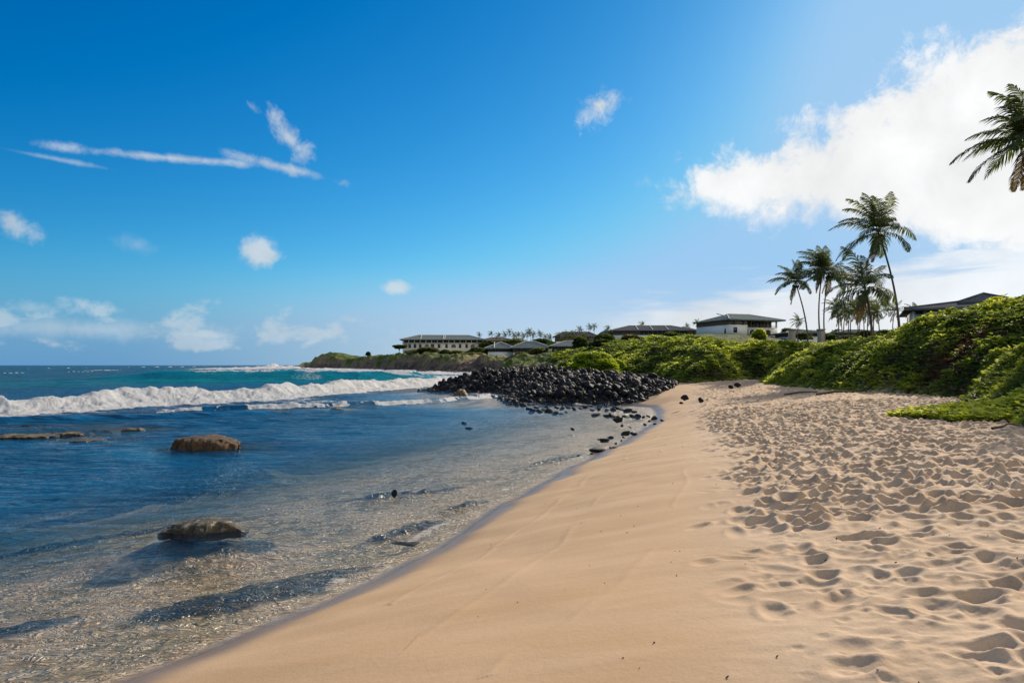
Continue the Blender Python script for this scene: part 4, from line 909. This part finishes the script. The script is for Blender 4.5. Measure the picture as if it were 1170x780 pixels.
def box_vf(x0, x1, y0, y1, z0, z1):
    V = [(x0,y0,z0),(x1,y0,z0),(x1,y1,z0),(x0,y1,z0),(x0,y0,z1),(x1,y0,z1),(x1,y1,z1),(x0,y1,z1)]
    F = [(0,3,2,1),(4,5,6,7),(0,1,5,4),(1,2,6,5),(2,3,7,6),(3,0,4,7)]; return V, F
def boxes(name, bs, mat, parent):
    V, F = [], []
    for b in bs:
        v, f = box_vf(*b); F += [tuple(i + len(V) for i in q) for q in f]; V += v
    return mesh_np(name, V, F, [mat], False, parent)
def hip(name, x0, x1, y0, y1, ze, zr, mat, parent, ov=.9, th=.25, caps=(), capm=None, ridge=None):
    """hipped roof slab with a fascia; ridge runs along the longer side."""
    x0 -= ov; x1 += ov; y0 -= ov; y1 += ov; w_, d_ = x1 - x0, y1 - y0
    if w_ >= d_:
        k = ridge or d_ / 2; a, b = (x0 + k, (y0 + y1) / 2, zr), (x1 - k, (y0 + y1) / 2, zr)
    else: a, b = ((x0 + x1) / 2, y0 + w_ / 2, zr), ((x0 + x1) / 2, y1 - w_ / 2, zr)
    V = [(x0,y0,ze),(x1,y0,ze),(x1,y1,ze),(x0,y1,ze),(x0,y0,ze-th),(x1,y0,ze-th),(x1,y1,ze-th),(x0,y1,ze-th), a, b]
    me = bpy.data.meshes.new(name)
    if w_ >= d_: top = [(0,1,9,8),(1,2,9),(2,3,8,9),(3,0,8)]
    else: top = [(0,1,8),(1,2,9,8),(2,3,9),(3,0,8,9)]
    me.from_pydata(V, [], top + [(4,7,6,5),(0,4,5,1),(1,5,6,2),(2,6,7,3),(3,7,4,0)]); me.materials.append(mat); me.update()
    o = bpy.data.objects.new(name, me); COL.objects.link(o); o.parent = parent
    lines = [(V[0], a), (V[1], b if w_ >= d_ else a), (a, b)]
    for fx in caps: lines.append(((x0 + fx * w_, y0, ze), (x0 + fx * w_, (y0 + y1) / 2, zr)))
    Vt, Ft = tubes([[np.array(p) + (0, 0, .08), (np.array(p) + np.array(q)) / 2 + (0, 0, .08), np.array(q) + (0, 0, .08)] for p, q in lines], [.16] * len(lines), 5)
    mesh_np('ridge_cap', Vt, Ft, [capm or CAP], False, o)
    return o
def window(x, z, w_, h, parent, yf=0.0, arch=False, mat=None):
    """window standing in a facade whose face is at y = yf (the face looks to -y)."""
    fr_ = .12
    if arch:
        n = 8; pts = [(-w_/2, 0), (w_/2, 0)] + [(w_/2 * math.cos(math.pi * i / n), h * .62 + h * .38 * math.sin(math.pi * i / n)) for i in range(n + 1)]
        me = bpy.data.meshes.new('window'); m_ = len(pts)
        V = [(x + p, yf - .06, z + q) for p, q in pts] + [(x + p, yf + .05, z + q) for p, q in pts]
        me.from_pydata(V, [], [tuple(range(m_))] + [(i, i + m_, (i + 1) % m_ + m_, (i + 1) % m_) for i in range(m_)]); me.materials.append(mat or GLS); me.update()
        o = bpy.data.objects.new('window', me); COL.objects.link(o); o.parent = parent; return o
    o = boxes('window', [(x-w_/2-fr_, x-w_/2, yf-.07, yf+.03, z-fr_, z+h+fr_), (x+w_/2, x+w_/2+fr_, yf-.07, yf+.03, z-fr_, z+h+fr_), (x-w_/2, x+w_/2, yf-.07, yf+.03, z-fr_, z), (x-w_/2, x+w_/2, yf-.07, yf+.03, z+h, z+h+fr_)], mfr, parent)
    boxes('pane', [(x-w_/2, x+w_/2, yf-.03, yf+.02, z, z+h)], mat or GLS, o); return o
def bld(name, pxl, pyb, d, lab, rz=0.0):
    x, y, z = P3(pxl, pyb, d); o = empty(name, (x, y, z), rz); tag(o, lab, 'building'); return o, d / 780.0
# F: the white villa with brown upper floor, turned so that its shaded end wall shows
r_, u = bld('white_villa', 834, 387.4, 230, 'white two-storey villa with brown upper floor and arched openings behind the green bank', R(18))
X = lambda px: (px - 829) * u * 1.03
Z = lambda py: (388 - py) * u
boxes('stone_base', [(.2, X(852)-.2, .2, 20, -4, Z(384)), (X(852)-.1, X(898)-.2, 2.3, 20, -4, Z(384))], STN, r_)
boxes('wall', [(0, X(852), 0, 20, Z(384), Z(371.2)), (X(852), X(898), 2.1, 20.003, Z(384), Z(373.5))], WHT, r_)
boxes('upper_wall', [(.06, X(852)-.06, .06, 19.9, Z(371.2), Z(365.6)), (X(852)-.06, X(898)-.1, 5.0, 19.8, Z(373.5), Z(365.8))], BRW, r_)
for k in range(6):
    px = 853 + k * 8.7; boxes('balcony_post', [(X(px), X(px)+.45, 2.15, 2.6, Z(373.5), Z(366))], WHT if k == 5 else BRW, r_)
boxes('balcony_rail', [(X(852)+.003, X(898), 2.12, 2.22, Z(372.9), Z(372.5)), (X(852)+.003, X(898), 2.12, 2.22, Z(371.6), Z(371.3))], BRW, r_)
window(X(836), Z(380), 1.25, 1.6, r_, 0)
window(X(856), Z(382.5), 1.2, 1.8, r_, 2.1)
for px in (864, 874.5, 885): window(X(px), Z(383.2), 2.2, 2.1, r_, 2.1, True, DRK)
for px in (861, 870, 879, 888): window(X(px), Z(372.8), 1.7, 1.75, r_, 5.0)
window(X(834), Z(371.0), 1.0, 1.2, r_, .06); window(X(846), Z(371.0), 1.0, 1.2, r_, .06)
o_ = boxes('window', [(-.06, .02, 2.2, 3.0, Z(381), Z(381)+1.6)], GLS, r_)
hip('roof', 0, X(898), 0, 20, Z(365.2), Z(356.6), RFG, r_, 1.0, .3, (.12,), CAP, 7.0)
# E: long building with grey roof
r_, u = bld('long_villa', 690, 388, 260, 'long low building with a blue-grey hipped roof and glazed band on the rise', R(-3))
X = lambda px: (px - 690) * u
boxes('wall', [(X(700), X(790), 0, 15, -3, Z(383.6) * u / u if 0 else (388-382.8) * u)], WHT, r_)
boxes('upper_wall', [(X(700)+.08, X(790)-.08, .08, 14.9, (388-382.8)*u, (388-377.6)*u)], BRW, r_)
for k in range(11): window(X(733 + k * 5), (388-382.2)*u, 1.15, 1.2, r_, .08)
hip('roof', X(700), X(790), 0, 15, (388-377.4)*u, (388-371)*u, RFD, r_, 1.2, .3, (.33, .50, .68), CAP, 8)
boxes('porch', [(X(688), X(699), 2, 9, -3, (388-380.5)*u)], BRW, r_); hip('porch_roof', X(688), X(699), 2, 9, (388-380)*u, (388-376.2)*u, RFD, r_, .7, .2)
# low grey building between the long one and the white villa
r_, u = bld('low_villa', 770, 388, 290, 'low grey-roofed building half hidden left of the white villa')
boxes('wall', [(0, 28*u, 0, 12, -3, 10*u)], BRW, r_)
for k in range(4): window((5 + 6*k)*u, 6*u, .9, 1.2, r_, 0)
hip('roof', 0, 28*u, 0, 12, 10.2*u, 15.5*u, RFD, r_, .8, .3)
# A: far hotel wing
r_, u = bld('hotel_wing', 458, 408, 340, 'long cream hotel wing with grey roof on the headland above the cliffs', R(4))
X = lambda px: (px - 458) * u
Zf = lambda py: (408 - py) * u
boxes('wall', [(X(460), X(552), 0, 16, -3, Zf(391.6))], CRM, r_)
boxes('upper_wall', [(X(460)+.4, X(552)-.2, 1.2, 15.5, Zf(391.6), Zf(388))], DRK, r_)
boxes('rear_wing', [(X(552), X(588), 5, 17, -3, Zf(392.4))], CRM, r_); boxes('rear_upper_wall', [(X(552), X(588)-.2, 5.1, 16.8, Zf(392.4), Zf(388.6))], BRW, r_)
boxes('balcony_slab', [(X(460)-.3, X(552), -.5, 1.2, Zf(391.6)+.003, Zf(391.2))], CRM, r_)
for k in range(15): boxes('balcony_post', [(X(460) + k * (X(552)-X(460)-.4) / 14, X(460) + k * (X(552)-X(460)-.4) / 14 + .4, -.3, .1, Zf(391.2)-.02, Zf(388))], CRM, r_)
for px, wd in [(463.5,.9),(468,1.0),(474,1.0),(480,1.0),(487.5,2.1),(494,1.5),(501.5,1.1),(510,1.0),(518,2.2),(525.5,1.0),(533,1.0),(540,2.0),(548,.9)]: window(X(px), Zf(397), wd, 1.7, r_, 0, wd > 1.9, None)
for px in [463.5,468,474,480,487,494,501.5,510,518,525.5]: window(X(px), Zf(404), 1.1, 1.5, r_, 0)
for k in range(12): window(X(464 + k * 7.5), Zf(391), 1.6, 1.1, r_, 1.2)
hip('roof', X(460), X(552), 0, 16, Zf(387.7), Zf(382), RFG, r_, 1.4, .3, (.24, .5, .52), CAP, 8.5)
hip('rear_roof', X(548), X(590), 5, 17, Zf(388.3), Zf(384.2), RFB, r_, .8, .3)
# B and C: low pavilions
def pavilion(px0, px1, ybase, yw, ye, yr, d, lab, wall, roof, nwin=5, caps=(), arches=0, dep=10):
    r_, u = bld('pavilion', px0, ybase, d, lab); W_ = (px1 - px0) * u
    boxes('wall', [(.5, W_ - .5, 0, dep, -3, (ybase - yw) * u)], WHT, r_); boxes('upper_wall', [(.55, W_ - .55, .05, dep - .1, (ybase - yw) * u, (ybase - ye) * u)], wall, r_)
    for k in range(nwin): window(1.6 + (W_ - 3.2) * k / max(nwin - 1, 1), (ybase - yw) * u + .25, 1.2, max((yw - ye) * u - .55, .5), r_, .05)
    for k in range(arches): window(W_ * .25 + W_ * .5 * k / max(arches - 1, 1), (ybase - yw) * u - 2.1, 1.1, 1.7, r_, 0, True, DRK)
    hip('roof', 0, W_, 0, dep, (ybase - ye) * u + .1, (ybase - yr) * u, roof, r_, .8, .25, caps); return r_
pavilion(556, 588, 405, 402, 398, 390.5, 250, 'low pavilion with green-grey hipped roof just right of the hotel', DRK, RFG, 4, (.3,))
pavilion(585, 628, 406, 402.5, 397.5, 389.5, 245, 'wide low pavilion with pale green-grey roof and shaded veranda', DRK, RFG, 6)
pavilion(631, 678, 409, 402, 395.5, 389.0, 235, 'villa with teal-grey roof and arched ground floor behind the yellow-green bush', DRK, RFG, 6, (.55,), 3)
pavilion(634, 684, 394, 390, 384.5, 378.5, 400, 'brown-roofed building rising behind the pavilions', BRW, RFB, 6, (.3,))
pavilion(900, 938, 388, 384.5, 380.5, 375.5, 175, 'low dark-roofed house behind the cream gate pillars', BRW, RFD, 5)
pavilion(958, 1012, 388, 384.5, 380, 376.0, 205, 'long dim house behind the distant palm trunks', BRW, RFD, 7)
# G: big dark roof behind the dune
r_, u = bld('dark_roofed_hall', 1034, 367.5, 105, 'large building with a broad dark hipped roof behind the tall dune', R(-27))
boxes('wall', [(1.0, 27, 1.5, 14, -4, 13.3*u)], WHT, r_)
for k in range(5): window(2.0 + 1.6 * k, 9.5*u, .8, .6, r_, 1.5)
hip('roof', .8, 27, 0, 15, 14.5*u, 25.5*u, RFD, r_, .9, .3, (), RFD, 9)
hip('roof_lantern', 7.5, 14.5, 3.5, 11, 22*u, 33*u, RFD, r_, .3, .2, (), RFD)
boxes('column', [(x, x + .25, .3, .55, -2, 14*u) for x in (1.0,)], WHT, r_); boxes('column', [(3.4, 3.65, .3, .55, -2, 14*u)], WHT, r_)
# gate pillars
PIL = stucco('pillar_stone', (.36, .30, .23))
for px, lab in ((905, 'cream gate pillar left of the leaning slim palm'), (938, 'cream gate pillar at the foot of the slim palm pair')):
    d = 66; x = (px - 585) / 780 * d; z = H1(x, d); zt = ZC - (375.8 - 417) / 780 * d
    o = boxes('gate_pillar', [(-.25, .25, -.25, .25, -.3, zt - z - .12), (-.31, .31, -.31, .31, zt - z - .12, zt - z)], PIL, None); o.location = (x, d, z); tag(o, lab, 'pillar')
# two white patio umbrellas before the villa base
for px, lab in ((826, 'white patio parasol left of the pair by the villa base'), (845, 'white patio parasol right of the pair by the villa base')):
    d = 222; x, y, z = P3(px, 389.5, d); ro = empty('parasol', (x, y, z)); tag(ro, lab, 'parasol', 'parasols by the villa base')
    n = 8; V = [(0, 0, 1.1)] + [(1.25 * math.cos(6.2832*i/n), 1.25 * math.sin(6.2832*i/n), .55) for i in range(n)] + [(0, 0, 1.02)] + [(1.22 * math.cos(6.2832*i/n), 1.22 * math.sin(6.2832*i/n), .45) for i in range(n)]
    me = bpy.data.meshes.new('canopy'); me.from_pydata(V, [], [(0, 1+i, 1+(i+1) % n) for i in range(n)] + [(9, 10+(i+1) % n, 10+i) for i in range(n)] + [(1+i, 10+i, 10+(i+1) % n, 1+(i+1) % n) for i in range(n)]); me.materials.append(WHT)
    c = bpy.data.objects.new('canopy', me); COL.objects.link(c); c.parent = ro
    V, F = tubes([[(0, 0, -2.5), (0, 0, -1), (0, 0, 1.0)]], [.05], 6); mesh_np('pole', V, F, [MBK], True, ro)
# ------------------------------------------------------------------ litter on the sand
def stick(px, py, z, pts, rad, lab):
    x, y = at(px, py, z); P_ = [(x + a, y + b, H1(x + a, y + b) + c) for a, b, c in pts]
    V, F = tubes([P_], [np.linspace(rad, rad * .4, len(P_))], 6); V -= np.array([x, y, 0]); o = mesh_np('driftwood_stick', V, F, [MBK], True); o.location = (x, y, 0); tag(o, lab, 'stick')
stick(1140, 490, 1.3, [(-.15, -.05, .03), (.1, 0, .05), (.3, .1, .10), (.55, .12, .04)], .03, 'dark driftwood stick on the sand below the dune at the right')
stick(955, 449, 1.3, [(-.9, 0, .04), (0, .1, .12), (1.2, .25, .05), (2.0, .3, .08)], .07, 'long fallen branch at the foot of the green bank')
stick(915, 447, 1.3, [(-.8, 0, .04), (0, .1, .1), (.9, .15, .05)], .06, 'short fallen branch at the foot of the green bank')
# tiny shell and weed bits scattered on the sand
n = 420; x = rng.uniform(-.5, 11, n); y = 3.2 + 16 * rng.random(n) ** 1.5
s_b = sdpoly(x, y, COAST); ok = (s_b > 1.0) & (x / y < .8) & ((fbm(x, y, 301, 3) > .0) | (x > 3)); x, y = x[ok], y[ok]
zb = height(x, y)[0] + (fp_sample(x, y) if True else 0); VV, FF, off = [], [], 0
for k in range(len(x)):
    V, F = RG[k % 14]; s0 = rng.uniform(.004, .011); VV.append((V * s0 * np.array([1.5, 1, .5])) @ rotm(rng).T + np.array([x[k], y[k], zb[k] + s0 * .3])); FF.append(F + off); off += len(V)
tag(mesh_np('beach_litter', np.concatenate(VV), np.concatenate(FF), [MBK]), 'tiny scattered bits of shell and dried weed on the sand', 'debris', kind='stuff')
